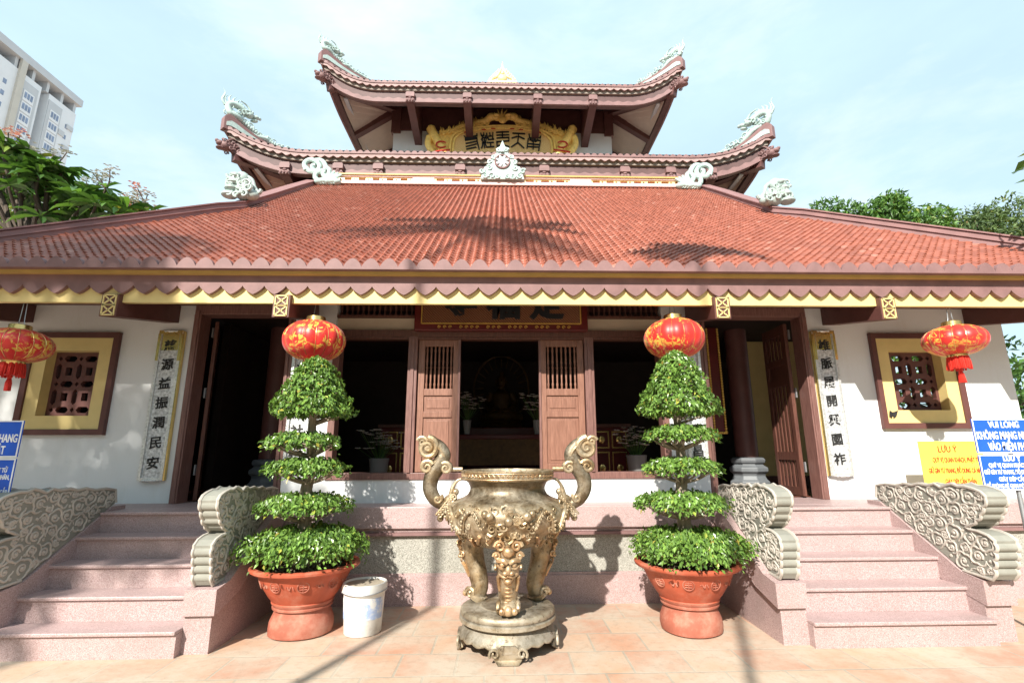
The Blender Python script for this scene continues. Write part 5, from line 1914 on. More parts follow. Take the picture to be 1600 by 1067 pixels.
# ---------------------------------------------------------------- potted trees
def bonsai(name, label, cx, cy, tiers, dome, potR, seed, trunk_dx):
    rg = np.random.default_rng(seed)
    rr = random.Random(seed)
    root = thing(name, label, "potted tree", (cx, cy, 0), "potted trees before the terrace")
    k = potR / .46
    prof = [(.0, .0), (.235, .0), (.262, .012), (.268, .06), (.262, .11), (.245, .15), (.228, .19), (.226, .205), (.25, .212), (.252, .225), (.243, .232), (.258, .25), (.262, .262), (.256, .27), (.29, .31), (.335, .38), (.372, .45), (.395, .50),
            (.402, .51), (.445, .515), (.462, .527), (.465, .545), (.452, .556), (.415, .556), (.395, .53), (.37, .47), (.0, .46)]
    prof = [(r * k, z) for r, z in prof]
    p_ = MB().lathe(prof[12:], 56, (cx, cy, 0)).build("pot", X['terra'], root, smooth=True, angle=45)
    lob = lambda t, z: 1 + .02 * math.sin(t * 3 + seed) * (1 if z < .03 else .2)
    MB().lathe(prof[:13], 48, (cx, cy, 0), lobes=lob).build("pot_foot", X['terral'], p_, smooth=True, angle=45)
    for a in (-1.9, -1.25, -.55, -2.6):
        rl = MB()
        z, r = .43, .362 * k
        nrm = Vector((math.cos(a), math.sin(a), -.35)).normalized()
        ux = Vector((-math.sin(a), math.cos(a), 0))
        uz = ux.cross(nrm)
        c = Vector((cx + math.cos(a) * r, cy + math.sin(a) * r, z))
        rl.tube([c + ux * (.045 * math.cos(t)) + uz * (.045 * math.sin(t)) for t in [2 * PI * i / 22 for i in range(23)]], .005, 5)
        for j in (-.02, 0, .02):
            rl.tube([c + ux * -.028 + uz * j, c + ux * .028 + uz * j], .0045, 5)
        rl.tube([c + uz * -.035, c + uz * .035], .0045, 5)
        rl.build("pot_medallion", X['terral'], p_, smooth=True)
        rl = MB()
        c2 = [Vector((cx + math.cos(a + .27 + .022 * q) * r, cy + math.sin(a + .27 + .022 * q) * r, z + .018 * math.sin(q * 1.3))) for q in range(9)]
        rl.tube(c2, .006, 5)
        rl.build("pot_scroll", X['terral'], p_, smooth=True)
    so = MB()
    m = 20
    vs, fs = [(cx, cy, .505)], []
    for j in range(1, 5):
        for i in range(28):
            t = 2 * PI * i / 28
            r = .38 * k * j / 4
            vs.append((cx + r * math.cos(t), cy + r * math.sin(t), .505 - .012 * j / 4 + rr.uniform(-.012, .012)))
    for i in range(28):
        fs.append((0, 1 + i, 1 + (i + 1) % 28))
    for j in range(3):
        for i in range(28):
            a, b_ = 1 + j * 28 + i, 1 + j * 28 + (i + 1) % 28
            fs.append((a, a + 28, b_ + 28, b_))
    so.add(vs, fs)
    for _ in range(220):
        t, r = rr.uniform(0, 6.28), .37 * k * math.sqrt(rr.random())
        so.ball((cx + r * math.cos(t), cy + r * math.sin(t), .508), (rr.uniform(.006, .016),) * 3, 5, 4)
    so.build("soil", X['soil'], root, smooth=True)
    tx = cx + trunk_dx
    top = dome[1]
    tk = MB()
    path = [(cx + .02, cy, .46), (tx + .01, cy + .02, .75), (tx - .015, cy, 1.05), (tx + .015, cy + .01, 1.4), (tx, cy, 1.75), (tx + .01, cy, top - .14)]
    sp = smooth_path(path, 6)
    tk.tube(sp, [.075 - .05 * i / len(sp) for i in range(len(sp))], 10)
    for i in range(9):
        t = 2 * PI * i / 9 + rr.random()
        tk.tube(smooth_path([(tx, cy, .56), (tx + .09 * math.cos(t), cy + .09 * math.sin(t), .53), (tx + .24 * math.cos(t + .3), cy + .24 * math.sin(t + .3), .50)], 4), [.03 - .003 * j for j in range(9)], 6)

    def trunk_at(z):
        return Vector((tx, cy, z))
    for (z, Rr, ox, th) in tiers:
        nb = 11
        for i in range(nb):
            t = 2 * PI * i / nb + rr.uniform(-.2, .2)
            e = Vector((ox + Rr * .86 * math.cos(t), cy + Rr * .86 * math.sin(t), z - th * .1))
            a = trunk_at(z - th * .9)
            mid = (a + e) / 2 + Vector((0, 0, -.02 + rr.uniform(-.02, .02)))
            tk.tube(smooth_path([a, mid, e], 4), [.018, .016, .014, .012, .01, .009, .008, .006, .004], 6)
            for j in range(2):
                q = mid.lerp(e, .3 + .3 * j)
                tk.tube([q, q + Vector((rr.uniform(-.1, .1), rr.uniform(-.1, .1), .03))], [.007, .003], 5)
    for i in range(22):
        t = 2 * PI * i / 22 * 2.6
        z = dome[0] + (dome[1] - dome[0]) * i / 22
        rad = dome[2] * math.sqrt(max(0.05, 1 - ((z - dome[0]) / (dome[1] - dome[0])) ** 1.6)) * .85
        e = Vector((dome[3] + rad * math.cos(t), cy + rad * math.sin(t), z))
        a = Vector((tx, cy, z - .1))
        tk.tube(smooth_path([a, (a + e) / 2, e], 3), [.016, .014, .012, .010, .008, .006, .004], 5)
    tk.build("trunk", X['bark'], root, smooth=True)

    def foliage(C, out, count_len, droop):
        n = len(C)
        D = out * rg.uniform(.25, .8, (n, 1)) + np.array([0, 0, -1.0]) * rg.uniform(droop[0], droop[1], (n, 1)) + rg.normal(0, .34, (n, 3))
        N = np.array([0, 0, .55]) + out * .9 + rg.normal(0, .32, (n, 3))
        L = rg.uniform(.027, .056, n)
        mb = MB()
        mb.leaves(C, D, N, L, L * rg.uniform(.48, .62, n), .16)
        return mb
    for ti, (z, Rr, ox, th) in enumerate(tiers):
        big = ti == len(tiers) - 1
        n = int(2700 * (Rr / .4) ** 2 * (1.3 if big else 1.0))
        t = rg.uniform(0, 2 * PI, n)
        q = np.sqrt(rg.uniform(0.02, 1, n))
        lump = 1 + .07 * np.sin(t * 3 + ti * 2 + seed) + .07 * np.sin(t * 7 + 1.3 * ti + seed) + .06 * np.sin(t * 15 + ti)
        r = Rr * q * lump
        hgt = th * (1 - .55 * q ** 3) * (1 + .22 * np.sin(t * 7 + ti) * q)
        u = rg.uniform(0, 1, n) ** .55
        # rims hang lower than the middle
        zz = z + hgt * (u - .45) - th * .34 * np.clip((q - .75) / .25, 0, 1) * rg.uniform(.0, 1.5, n) + rg.normal(0, .008, n)
        C = np.stack([ox + r * np.cos(t), cy + r * np.sin(t), zz], 1)
        out = np.stack([np.cos(t) * (.25 + q), np.sin(t) * (.25 + q), np.zeros(n)], 1)
        foliage(C, out, None, (.0, .9)).build("foliage_tier", X['ficus'], root)
    z0, z1, Rd, ox = dome[0], dome[1], dome[2], dome[3]
    n = 6200
    h = rg.uniform(0, 1, n) ** 1.25
    t = rg.uniform(0, 2 * PI, n)
    # bell: broad at the foot, rounded at the top
    pr = np.interp(h, [0, .06, .18, .4, .6, .8, .93, 1.0], [.86, 1.0, .97, .80, .66, .48, .27, .02])
    lump = 1 + .08 * np.sin(t * 5 + h * 9 + seed * 2) + .06 * np.sin(t * 11 - h * 14) + .04 * np.sin(t * 4 + h * 25)
    q = 1 - .42 * rg.uniform(0, 1, n) ** 1.6
    r = Rd * pr * lump * q
    C = np.stack([ox + r * np.cos(t), cy + r * np.sin(t), z0 - .02 + (z1 - z0) * h + rg.normal(0, .01, n)], 1)
    out = np.stack([np.cos(t), np.sin(t), .55 * h], 1)
    foliage(C, out, None, (.2, 1.0)).build("foliage_dome", X['ficus'], root)
    return root


bonsai("potted_tree", "tiered clipped tree in a red pot beside the white bucket", -1.72, 4.78,
       [(1.60, .325, -1.83, .15), (1.365, .355, -1.785, .155), (1.045, .40, -1.785, .165), (.715, .51, -1.73, .25)], (1.85, 2.41, .36, -1.775), .455, 3, -.05)
bonsai("potted_tree", "tiered clipped tree in a red pot left of the right steps", 1.65, 4.70,
       [(1.655, .335, 1.68, .15), (1.36, .34, 1.665, .155), (1.05, .41, 1.655, .16), (.69, .51, 1.69, .24)], (1.85, 2.46, .355, 1.68), .45, 8, .01)

# ---------------------------------------------------------------- bucket
bk = thing("bucket", "dirty white plastic bucket standing beside the left red pot", "bucket", (-1.185, 4.74, 0))
c = (-1.185, 4.74, 0)
MB().lathe([(.0, .004), (.150, .004), (.156, .012), (.174, .325), (.185, .33), (.19, .335), (.192, .372), (.186, .40), (.172, .402), (.168, .37), (.150, .03), (.0, .03)], 40, c).build("shell", X['bucket'], bk, smooth=True, angle=40)
MB().lathe([(.158, .12), (.168, .26), (.170, .345), (.165, .395)][::-1] and [(.0, .27), (.12, .275), (.164, .285), (.166, .34), (.169, .385)], 40, c).build("mud_lining", X['buckin'], bk, smooth=True)
lb = MB()
for i in range(30):
    a0, a1 = -2.75 + i * .085, -2.75 + (i + 1) * .085
    pts = []
    for a, z in ((a0, .13), (a1, .13), (a1, .295), (a0, .295)):
        r = .1567 + (.174 - .156) * (z - .012) / .313 + .0022
        pts.append((c[0] + r * math.cos(a), c[1] + r * math.sin(a), z))
    lb.add(pts, [(0, 1, 2, 3)])
lb.build("printed_label", X['bucketb'], bk, smooth=True)
hd = MB()
hd.tube([(c[0] + .196 * math.cos(PI * i / 18 + PI), c[1] + .196 * math.sin(PI * i / 18 + PI), .352 - .02 * math.sin(PI * i / 18)) for i in range(19)], .004, 6)
hd.build("wire_handle", X['steel'], bk, smooth=True)


# ---------------------------------------------------------------- lanterns
def lantern(name, label, c, rad, half, ri, cordtop, group):
    x, y, z = c
    t = thing(name, label, "lantern", (x, y, z), group)
    n = 96
    ribs = 16
    prof = []
    for i in range(25):
        ph = -1.32 + 2.64 * i / 24
        prof.append((rad * math.cos(ph) ** .85, half * math.sin(ph) / math.sin(1.32)))
    lob = lambda a, z_: 1 - .035 * abs(math.cos(ribs / 2 * a)) ** 5
    MB().lathe(prof, n, c, lobes=lob).build("silk_body", X['lant'][ri], t, smooth=True)
    rb = MB()
    for k in range(ribs):
        a = 2 * PI * (k) / ribs
        rb.tube([(x + math.cos(a) * r * .972, y + math.sin(a) * r * .972, z + h) for r, h in prof], .003, 5)
    rb.build("wire_rib", X['brass'], t)
    r0 = prof[-1][0]
    MB().lathe([(r0 * 1.02, half - .004), (r0 * .98, half + .045), (r0 * .9, half + .05), (r0 * .86, half + .02), (0, half + .02)], 32, c).build("top_cap", X['brass'], t, smooth=True, angle=40)
    MB().lathe([(0, -half - .03), (r0 * .9, -half - .035), (r0 * 1.0, -half - .02), (r0 * 1.02, -half + .004)], 32, c).build("bottom_ring", X['brass'], t, smooth=True, angle=40)
    fr = MB()
    rr = random.Random(int(x * 100))
    for k in range(150):
        a = rr.uniform(0, 2 * PI)
        q = r0 * rr.uniform(.82, 1.02)
        ln = rr.uniform(.12, .145)
        p = Vector((x + q * math.cos(a), y + q * math.sin(a), z - half - .02))
        w = Vector((math.cos(a), math.sin(a), 0))
        fr.tube([p, p + w * .012 - Vector((0, 0, ln * .5)), p + w * (.01 + rr.uniform(0, .012)) - Vector((0, 0, ln))], [.006, .0055, .004], 4)
    fr.lathe([(r0 * .84, -half - .14), (r0 * .84, -half - .02)], 20, c)
    fr.build("fringe", X['fringe'], t)
    ts = MB()
    zt = z - half - .15
    ts.ball((x, y, zt - .01), (.022, .022, .02), 10, 7)
    for k in range(26):
        a = 2 * PI * k / 26
        ts.tube([(x + .01 * math.cos(a), y + .01 * math.sin(a), zt - .02), (x + .022 * math.cos(a), y + .022 * math.sin(a), zt - .07), (x + .028 * math.cos(a * 1.1), y + .028 * math.sin(a), zt - .15)], [.005, .005, .003], 4)
    ts.tube([(x, y, z - half), (x, y, zt - .02)], .005, 6)
    ts.build("tassel", X['fringe'], t)
    cd = MB()
    for s_ in (-1, 1):
        cd.tube([(x + s_ * r0 * .45, y, z + half + .03), (x + s_ * r0 * .28, y, z + half + .09), (x + s_ * .01, y, cordtop - .06 if cordtop - z - half > .2 else cordtop)], .004, 5)
    cd.tube([(x, y, cordtop - .08), (x, y, cordtop)], .004, 5)
    cd.build("hanging_wire", X['steel'], t)
    return t


lantern("lantern", "round red lantern above the left potted tree", (-1.995, 5.25, 2.665), .320, .212, 0, CEIL, "red lanterns under the eave")
lantern("lantern", "round red lantern above the right potted tree", (1.885, 5.25, 2.70), .322, .214, 1, CEIL, "red lanterns under the eave")
lantern("lantern", "flat wide red lantern before the shaded left window", (-4.98, 5.15, 2.585), .305, .165, 0, CEIL, "red lanterns under the eave")
lantern("lantern", "flat wide red lantern before the sunlit right window", (4.93, 5.15, 2.665), .292, .160, 1, CEIL, "red lanterns under the eave")


# ---------------------------------------------------------------- notice boards
def board(parent, name, m, x0, x1, z0, z1, y, lines, ink, border, tm):
    o = MB().box(x0, y, z0, x1, y + .012, z1).build(name, m, parent, bevel=.002)
    if border:
        b = MB()
        w = .010
        for a in ((x0, z0, x0 + w, z1), (x1 - w, z0, x1, z1), (x0 + w, z0, x1 - w, z0 + w), (x0 + w, z1 - w, x1 - w, z1)):
            b.box(a[0], y - .003, a[1], a[2], y - .0005, a[3])
        b.build("border", border, o)
    for s, fx, fz, size, bold, wid in lines:
        t1 = MB()
        text_into(t1, s, lambda u, v, w_: (u, w_, v), size, bold, .004)
        us = [p[0] for p in t1.v]
        k = wid * (x1 - x0) / (max(us) - min(us))
        mid = (max(us) + min(us)) / 2
        tx = MB().add([(x0 + (x1 - x0) * fx + (p[0] - mid) * k, y - .0005 - p[1], z0 + (z1 - z0) * fz + p[2]) for p in t1.v], t1.f)
        tx.build("lettering", tm, o)
    return o


L1 = [("VUI LÒNG", .46, .82, .078, .0015, .46), ("KHÔNG MANG NHANG", .5, .50, .092, .002, .93), ("VÀO ĐIỆN PHẬT", .5, .18, .092, .002, .66)]
L2 = [("LƯU Ý", .48, .88, .058, .002, .26), ("QUÝ VỊ QUAN KHÁCH, PHẬT TỬ", .52, .69, .050, .001, .80), ("GIỮ GÌN TƯ TRANG, ĐỒ DÙNG CÁ NHÂN,", .5, .50, .050, .001, .93), ("GIÀY DÉP CẨN THẬN", .52, .30, .050, .001, .58), ("ĐỀ PHÒNG KẺ GIAN MÓC TÚI, TRỘM CẮP", .5, .11, .050, .001, .94)]
for nm, lab, x0, x1, y, post in (("notice_sign", "blue double notice board on a steel post right of the right steps", 4.145, 4.75, 4.32, 4.335), ("notice_sign", "blue double notice board cut off at the left edge of the photo", -4.57, -3.965, 4.30, None)):
    sg = thing(nm, lab, "sign", ((x0 + x1) / 2, y, 0), "blue notice boards by the steps")
    board(sg, "upper_board", X['blue'], x0, x1, 1.475, 1.77, y, L1, None, X['signw'], X['signw'])
    board(sg, "lower_board", X['blue'], x0, x1, 1.165, 1.462, y, L2, None, X['signw'], X['signw'])
    pm = MB()
    for px_ in ((x0 + x1) / 2 + .02,):
        pm.tube([(px_, y + .035, 0), (px_, y + .03, 1.76)], .018, 10)
    for z in (1.22, 1.42, 1.52, 1.72):
        pm.box(x0 + .15, y + .012, z - .012, x1 - .15, y + .03, z + .012)
    pm.build("post", X['steel'], sg, smooth=True)

yn = thing("notice_sign", "yellow notice board with red letters behind the carved cheek wall", "sign", (4.8, 5.55, HP))
board(yn, "panel", X['signy'], 4.62, 5.34, 1.10, 1.60, 5.50,
      [("LƯU Ý", .44, .82, .095, .001, .30), ("QUÝ VỊ QUAN KHÁCH, PHẬT TỬ", .55, .59, .075, .0005, .74), ("GIỮ GÌN TƯ TRANG, ĐỒ DÙNG CÁ NHÂN", .53, .36, .075, .0005, .88), ("GIÀY DÉP CẨN THẬN", .56, .13, .075, .0005, .48)], None, None, X['red'])
pm = MB()
for x in (4.75, 5.2):
    pm.tube([(x, 5.53, HP), (x, 5.53, 1.56)], .014, 8)
pm.build("stand", X['steel'], yn, smooth=True)

# small dark moth settled on the window frame
mo = thing("moth", "small dark moth settled on the yellow frame of the right window", "moth", tuple(at(1395, 647, 5.965)))
p = at(1395, 647, 5.968)
b = MB()
b.ball(p, (.012, .008, .032), 8, 6, Quaternion((0, 1, 0), R(28)).to_matrix())
b.build("body", X['ink'], mo, smooth=True)
b = MB()
for s_ in (-1, 1):
    b.plate([(p.x, p.z + .02), (p.x + s_ * .05 + .012, p.z + .045), (p.x + s_ * .045 - .008, p.z - .02), (p.x + s_ * .012 - .012, p.z - .05)][::s_], [], lambda u, v, w: (u, p.y - .006 + w - abs(u - p.x) * .15, v), .003)
b.build("wing", X['ink'], mo)

# ---------------------------------------------------------------- inside the hall
al = thing("altar_table", "dim gilded altar table seen through the middle door", "altar", (0, 8.3, HP))
MB().box(-.85, 8.0, HP + .75, .85, 8.6, HP + .82).build("table_top", X['darkred'], al, bevel=.01)
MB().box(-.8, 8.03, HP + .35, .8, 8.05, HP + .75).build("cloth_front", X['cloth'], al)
b = MB()
for x in (-.78, .78):
    for y in (8.06, 8.54):
        b.bar((x, y, HP + .01), (x, y, HP + .75), .07, .07)
b.build("table_legs", X['darkred'], al)
st = thing("buddha_statue", "gilded seated statue glimmering behind the altar", "statue", (0, 9.2, HP + .9))
pl_ = MB().box(-.6, 8.9, HP + .01, .6, 9.6, HP + .98).build("plinth", X['darkred'], st, bevel=.02)
b = MB()
z = HP + .98
b.lathe([(.36, 0), (.40, .05), (.34, .10), (.33, .12)], 24, (0, 9.2, z))
bb = Vector((0, 9.2, z + .12))
b.tube(smooth_path([bb + Vector((-.32, -.05, .06)), bb + Vector((-.12, -.24, .08)), bb + Vector((.2, -.16, .09)), bb + Vector((.33, -.02, .06))], 5), .09, 10)
b.tube(smooth_path([bb + Vector((0, 0, .02)), bb + Vector((0, 0, .25)), bb + Vector((0, 0, .45)), bb + Vector((0, 0, .56)), bb + Vector((0, -.01, .62))], 5), [.24, .23, .22, .21, .20, .19, .19, .19, .19, .19, .19, .18, .16, .13, .10, .08, .065, .06, .06, .06, .06], 16)
b.ball(bb + Vector((0, -.02, .73)), (.095, .10, .125), 16, 12)
b.ball(bb + Vector((0, -.12, .72)), (.018, .03, .03), 8, 6)
b.ball(bb + Vector((0, -.01, .86)), (.045, .045, .05), 10, 8)
for s_ in (-1, 1):
    b.ball(bb + Vector((s_ * .10, 0, .71)), (.015, .02, .05), 8, 6)
    b.tube(smooth_path([bb + Vector((s_ * .17, 0, .50)), bb + Vector((s_ * .25, -.02, .32)), bb + Vector((s_ * .17, -.18, .18)), bb + Vector((s_ * .03, -.24, .17))], 5), [.075 - .002 * i for i in range(16)], 10)
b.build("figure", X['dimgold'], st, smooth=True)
b = MB()
b.tube([(.52 * math.cos(t), 9.45, z + .75 + .62 * math.sin(t)) for t in [2 * PI * i / 40 for i in range(41)]], .02, 6)
for i in range(24):
    t = 2 * PI * i / 24
    b.tube([(.34 * math.cos(t), 9.46, z + .75 + .40 * math.sin(t)), (.50 * math.cos(t), 9.46, z + .75 + .60 * math.sin(t))], [.015, .006], 5)
b.build("halo", X['dimgold'], st)

for nm, lab, x, y, zb, r in (("flower_pot", "white porcelain pot of pale flowers behind the left window opening", -1.75, 7.4, HP, .14), ("flower_pot", "white porcelain pot of pale flowers behind the right window opening", 2.0, 7.5, HP, .15),
                             ("flower_vase", "vase of pale flowers on the left end of the altar", -.55, 8.15, HP + .82, .07), ("flower_vase", "vase of pale flowers on the right end of the altar", .58, 8.15, HP + .82, .07)):
    v = thing(nm, lab, "flowers", (x, y, zb))
    k = r / .14
    MB().lathe([(0, .012), (.09 * k, .012), (.10 * k, .04), (.135 * k, .42 * k), (.145 * k, .46 * k), (.135 * k, .47 * k), (.12 * k, .44 * k), (0, .42 * k)], 24, (x, y, zb)).build("pot", X['porc'], v, smooth=True, angle=40)
    q = MB()
    rr = random.Random(int(x * 50))
    C_, D_, N_ = [], [], []
    s2 = MB()
    for i in range(46):
        a, rad = rr.uniform(0, 6.28), rr.uniform(.03, .34) * (k ** .3)
        hh = .42 * k + rr.uniform(.18, .46)
        e = Vector((x + rad * math.cos(a), y + rad * math.sin(a) * .8, zb + hh))
        s2.tube([(x, y, zb + .4 * k), e], [.006, .003], 4)
        for j in range(5):
            w = 2 * PI * j / 5
            C_.append(e + Vector((.025 * math.cos(w), .025 * math.sin(w), 0)))
            D_.append((math.cos(w), math.sin(w), .3))
            N_.append((0, -.3, 1))
    q.leaves(C_, D_, N_, .055, .04)
    q.build("blossom", X['petal'], v)
    s2.build("stems", X['frangi'], v)

for lab, x in (("gilt framed altar cabinet in the dark behind the left window opening", -1.42), ("gilt framed altar cabinet in the dark behind the right window opening", 1.55)):
    cb = thing("altar_cabinet", lab, "cabinet", (x, 8.0, HP))
    MB().box(x - .42, 7.8, HP + .012, x + .42, 8.2, HP + .92).build("body", X['darkred'], cb, bevel=.008)
    MB().box(x - .46, 7.76, HP + .92, x + .46, 8.22, HP + .97).build("top_board", X['wood'], cb, bevel=.008)
    for k in (-1, 0, 1):
        for z0, z1 in ((.06, .55), (.60, .86)):
            f = MB()
            a, c = x + .27 * k - .115, x + .27 * k + .115
            for q in ((a, z0, a + .02, z1), (c - .02, z0, c, z1), (a + .02, z0, c - .02, z0 + .02), (a + .02, z1 - .02, c - .02, z1)):
                f.box(q[0], 7.785, HP + q[1], q[2], 7.799, HP + q[3])
            f.ball((x + .27 * k, 7.79, HP + (z0 + z1) / 2), (.05, .012, .06), 10, 6)
            f.build("gilt_frame", X['brass'], cb)

hs = thing("hanging_scroll", "tall dark red scroll board with gilt edges hanging on the pillar inside the right doorway", "scroll board", (3.05, 6.95, 2.9))
b = MB()
b.box(2.98, 6.98, 1.75, 3.14, 7.01, 3.26)
b.build("board", X['darkred'], hs)
b = MB()
for x in (2.98, 3.14):
    for i in range(40):
        b.ball((x, 6.965, 1.77 + i * .0375), (.018, .012, .02), 6, 5)
for i in range(7):
    b.ball((2.98 + .027 * i, 6.965, 1.75), (.022, .012, .018), 6, 5)
b.build("gilt_edge", X['gold'], hs, smooth=True)
tl = thing("ceiling_lamp", "lit tube lamp glowing inside the left doorway", "lamp", (-3.95, 8.4, 2.95))
lp_ = at(373, 581, 7.6)
tl.location = lp_
W[tl.name] = lp_.copy()
b = MB()
b.tube([lp_ + Vector((-.13, 0, .02)), lp_ + Vector((.13, 0, -.03))], .018, 8)
b.build("tube", X['lamp'], tl)
b = MB()
b.box(lp_.x - .15, lp_.y - .03, lp_.z + .025, lp_.x + .15, lp_.y + .03, lp_.z + .06)
b.tube([lp_ + Vector((0, 0, .05)), Vector((lp_.x, lp_.y, CEIL + .02))], .008, 6)
b.build("fitting", X['steel'], tl)
ch = thing("wooden_chair", "dark wooden chair just inside the left doorway", "chair", (-3.6, 7.6, HP))
b = MB()
cx_, cy_, z = -3.35, 8.3, HP + .012
b.box(cx_ - .24, cy_ - .22, z + .42, cx_ + .24, cy_ + .22, z + .46)
b.build("seat", X['wood'], ch)
b = MB()
for x in (-.21, .21):
    b.bar((cx_ + x, cy_ + .2, z + .46), (cx_ + x, cy_ + .26, z + 1.0), .04, .04)
for k in range(3):
    b.bar((cx_ - .21, cy_ + .22 + .015 * k, z + .62 + .15 * k), (cx_ + .21, cy_ + .22 + .015 * k, z + .62 + .15 * k), .025, .07)
b.build("backrest", X['wood'], ch)
for x in (-.21, .21):
    for y in (-.19, .19):
        MB().bar((cx_ + x, cy_ + y, z), (cx_ + x, cy_ + y, z + .42), .04, .04).build("leg", X['wood'], ch)
# ---------------------------------------------------------------- trees
def clumps(mb, centres, radii, per, lmin, lmax, rg, wl=.4, up=.5, flat=.75, droop=.2):
    for c, r in zip(centres, radii):
        n = int(per * (r ** 2))
        d = rg.normal(0, 1, (n, 3))
        d /= np.linalg.norm(d, axis=1, keepdims=True)
        q = rg.uniform(.35, 1.0, (n, 1)) ** .6
        C = np.array(c) + d * q * r * np.array([1, 1, flat])
        D = d * .8 + rg.normal(0, .6, (n, 3)) + np.array([0, 0, -droop])
        N = d * .6 + np.array([0, 0, up]) + rg.normal(0, .4, (n, 3))
        L = rg.uniform(lmin, lmax, n)
        mb.leaves(C, D, N, L, L * wl, .12)


def broad_tree(name, label, base, trunk_h, crown, m, seed, per=260, lsz=(.12, .2), nb=26, clump=(.35, .7), group=None, tr=.16, extra=None):
    """crown: (centre, (rx, ry, rz)); limbs run from the trunk to leaf clumps spread through the crown"""
    rr = random.Random(seed)
    rg = np.random.default_rng(seed)
    t = thing(name, label, "tree", base, group)
    cc, rad = Vector(crown[0]), crown[1]
    cs, rs = [], []
    for i in range(nb):
        while True:
            p = Vector((rr.uniform(-1, 1), rr.uniform(-1, 1), rr.uniform(-1, 1)))
            if .35 < p.length < 1:
                break
        cs.append(cc + Vector((p.x * rad[0], p.y * rad[1], p.z * rad[2])))
        rs.append(rr.uniform(*clump))
    if extra:
        for p, r in extra:
            cs.append(Vector(p))
            rs.append(r)
    tm = MB()
    b0 = Vector(base)
    fork = b0 + Vector((0, 0, trunk_h))
    tm.tube(smooth_path([b0, b0 + Vector((.08, .05, trunk_h * .5)), fork], 6), [tr * (1.25 - .5 * i / 12) for i in range(13)], 10)
    for c in cs:
        mid = fork.lerp(c, .5) + Vector((rr.uniform(-.2, .2), rr.uniform(-.2, .2), rr.uniform(-.1, .3)))
        tm.tube(smooth_path([fork - Vector((0, 0, .15)), mid, c], 5), [tr * .42 * (1 - i / 11.5) + .008 for i in range(11)], 6)
    tm.build("trunk", X['barkd'], t, smooth=True)
    cm = MB()
    clumps(cm, cs, rs, per, lsz[0], lsz[1], rg)
    cm.build("crown", m, t)
    return t


broad_tree("shade_tree", "bright green leafy tree rising behind the right hip of the roof", (13.2, 16.5, 0), 6.6, ((13.2, 16.5, 9.0), (2.9, 1.5, 1.15)), X['green'], 5, 520, (.16, .28), 64, (.45, .75), "trees behind the right roof slope",
           extra=[((11.6, 16.3, 9.85), .5), ((12.9, 16.4, 10.0), .45), ((14.4, 16.5, 10.35), .6), ((14.0, 16.2, 10.1), .6), ((15.4, 16.4, 9.4), .5), ((11.0, 16.2, 9.6), .5), ((10.6, 16, 9.4), .4)])
broad_tree("shade_tree", "olive green rounded tree at the right edge behind the roof", (19.2, 18.5, 0), 6.5, ((20.0, 18.5, 9.5), (2.4, 1.6, 1.7)), X['olive'], 9, 480, (.14, .24), 56, (.5, .8), "trees behind the right roof slope",
           extra=[((18.2, 18, 10.6), .35), ((20.6, 18, 11.3), .6)])
broad_tree("shade_tree", "dark tree standing past the right end wall of the hall", (8.9, 9.2, 0), 1.4, ((8.7, 9.2, 2.9), (1.3, 1.4, 1.5)), X['frangi'], 12, 300, (.12, .22), 26, (.45, .7))
broad_tree("shade_tree", "yellow green bushy tree behind the frangipani", (-12.6, 13.5, 0), 4.4, ((-12.8, 13.5, 7.0), (2.2, 1.4, 1.5)), X['lime'], 14, 300, (.16, .26), 26, (.5, .8))
# the branch that hangs into the photo from the right
broad_tree("roadside_tree", "dark leafy branch hanging in at the upper right edge", (9.6, 4.6, 0), 4.4, ((9.4, 4.6, 6.4), (2.0, 1.4, .9)), X['frangi'], 17, 200, (.16, .3), 16, (.5, .8), extra=[((6.12, 5.05, 4.75), .2), ((6.2, 5.0, 4.5), .18), ((6.35, 5.0, 4.95), .2), ((6.6, 5.0, 4.9), .3)])


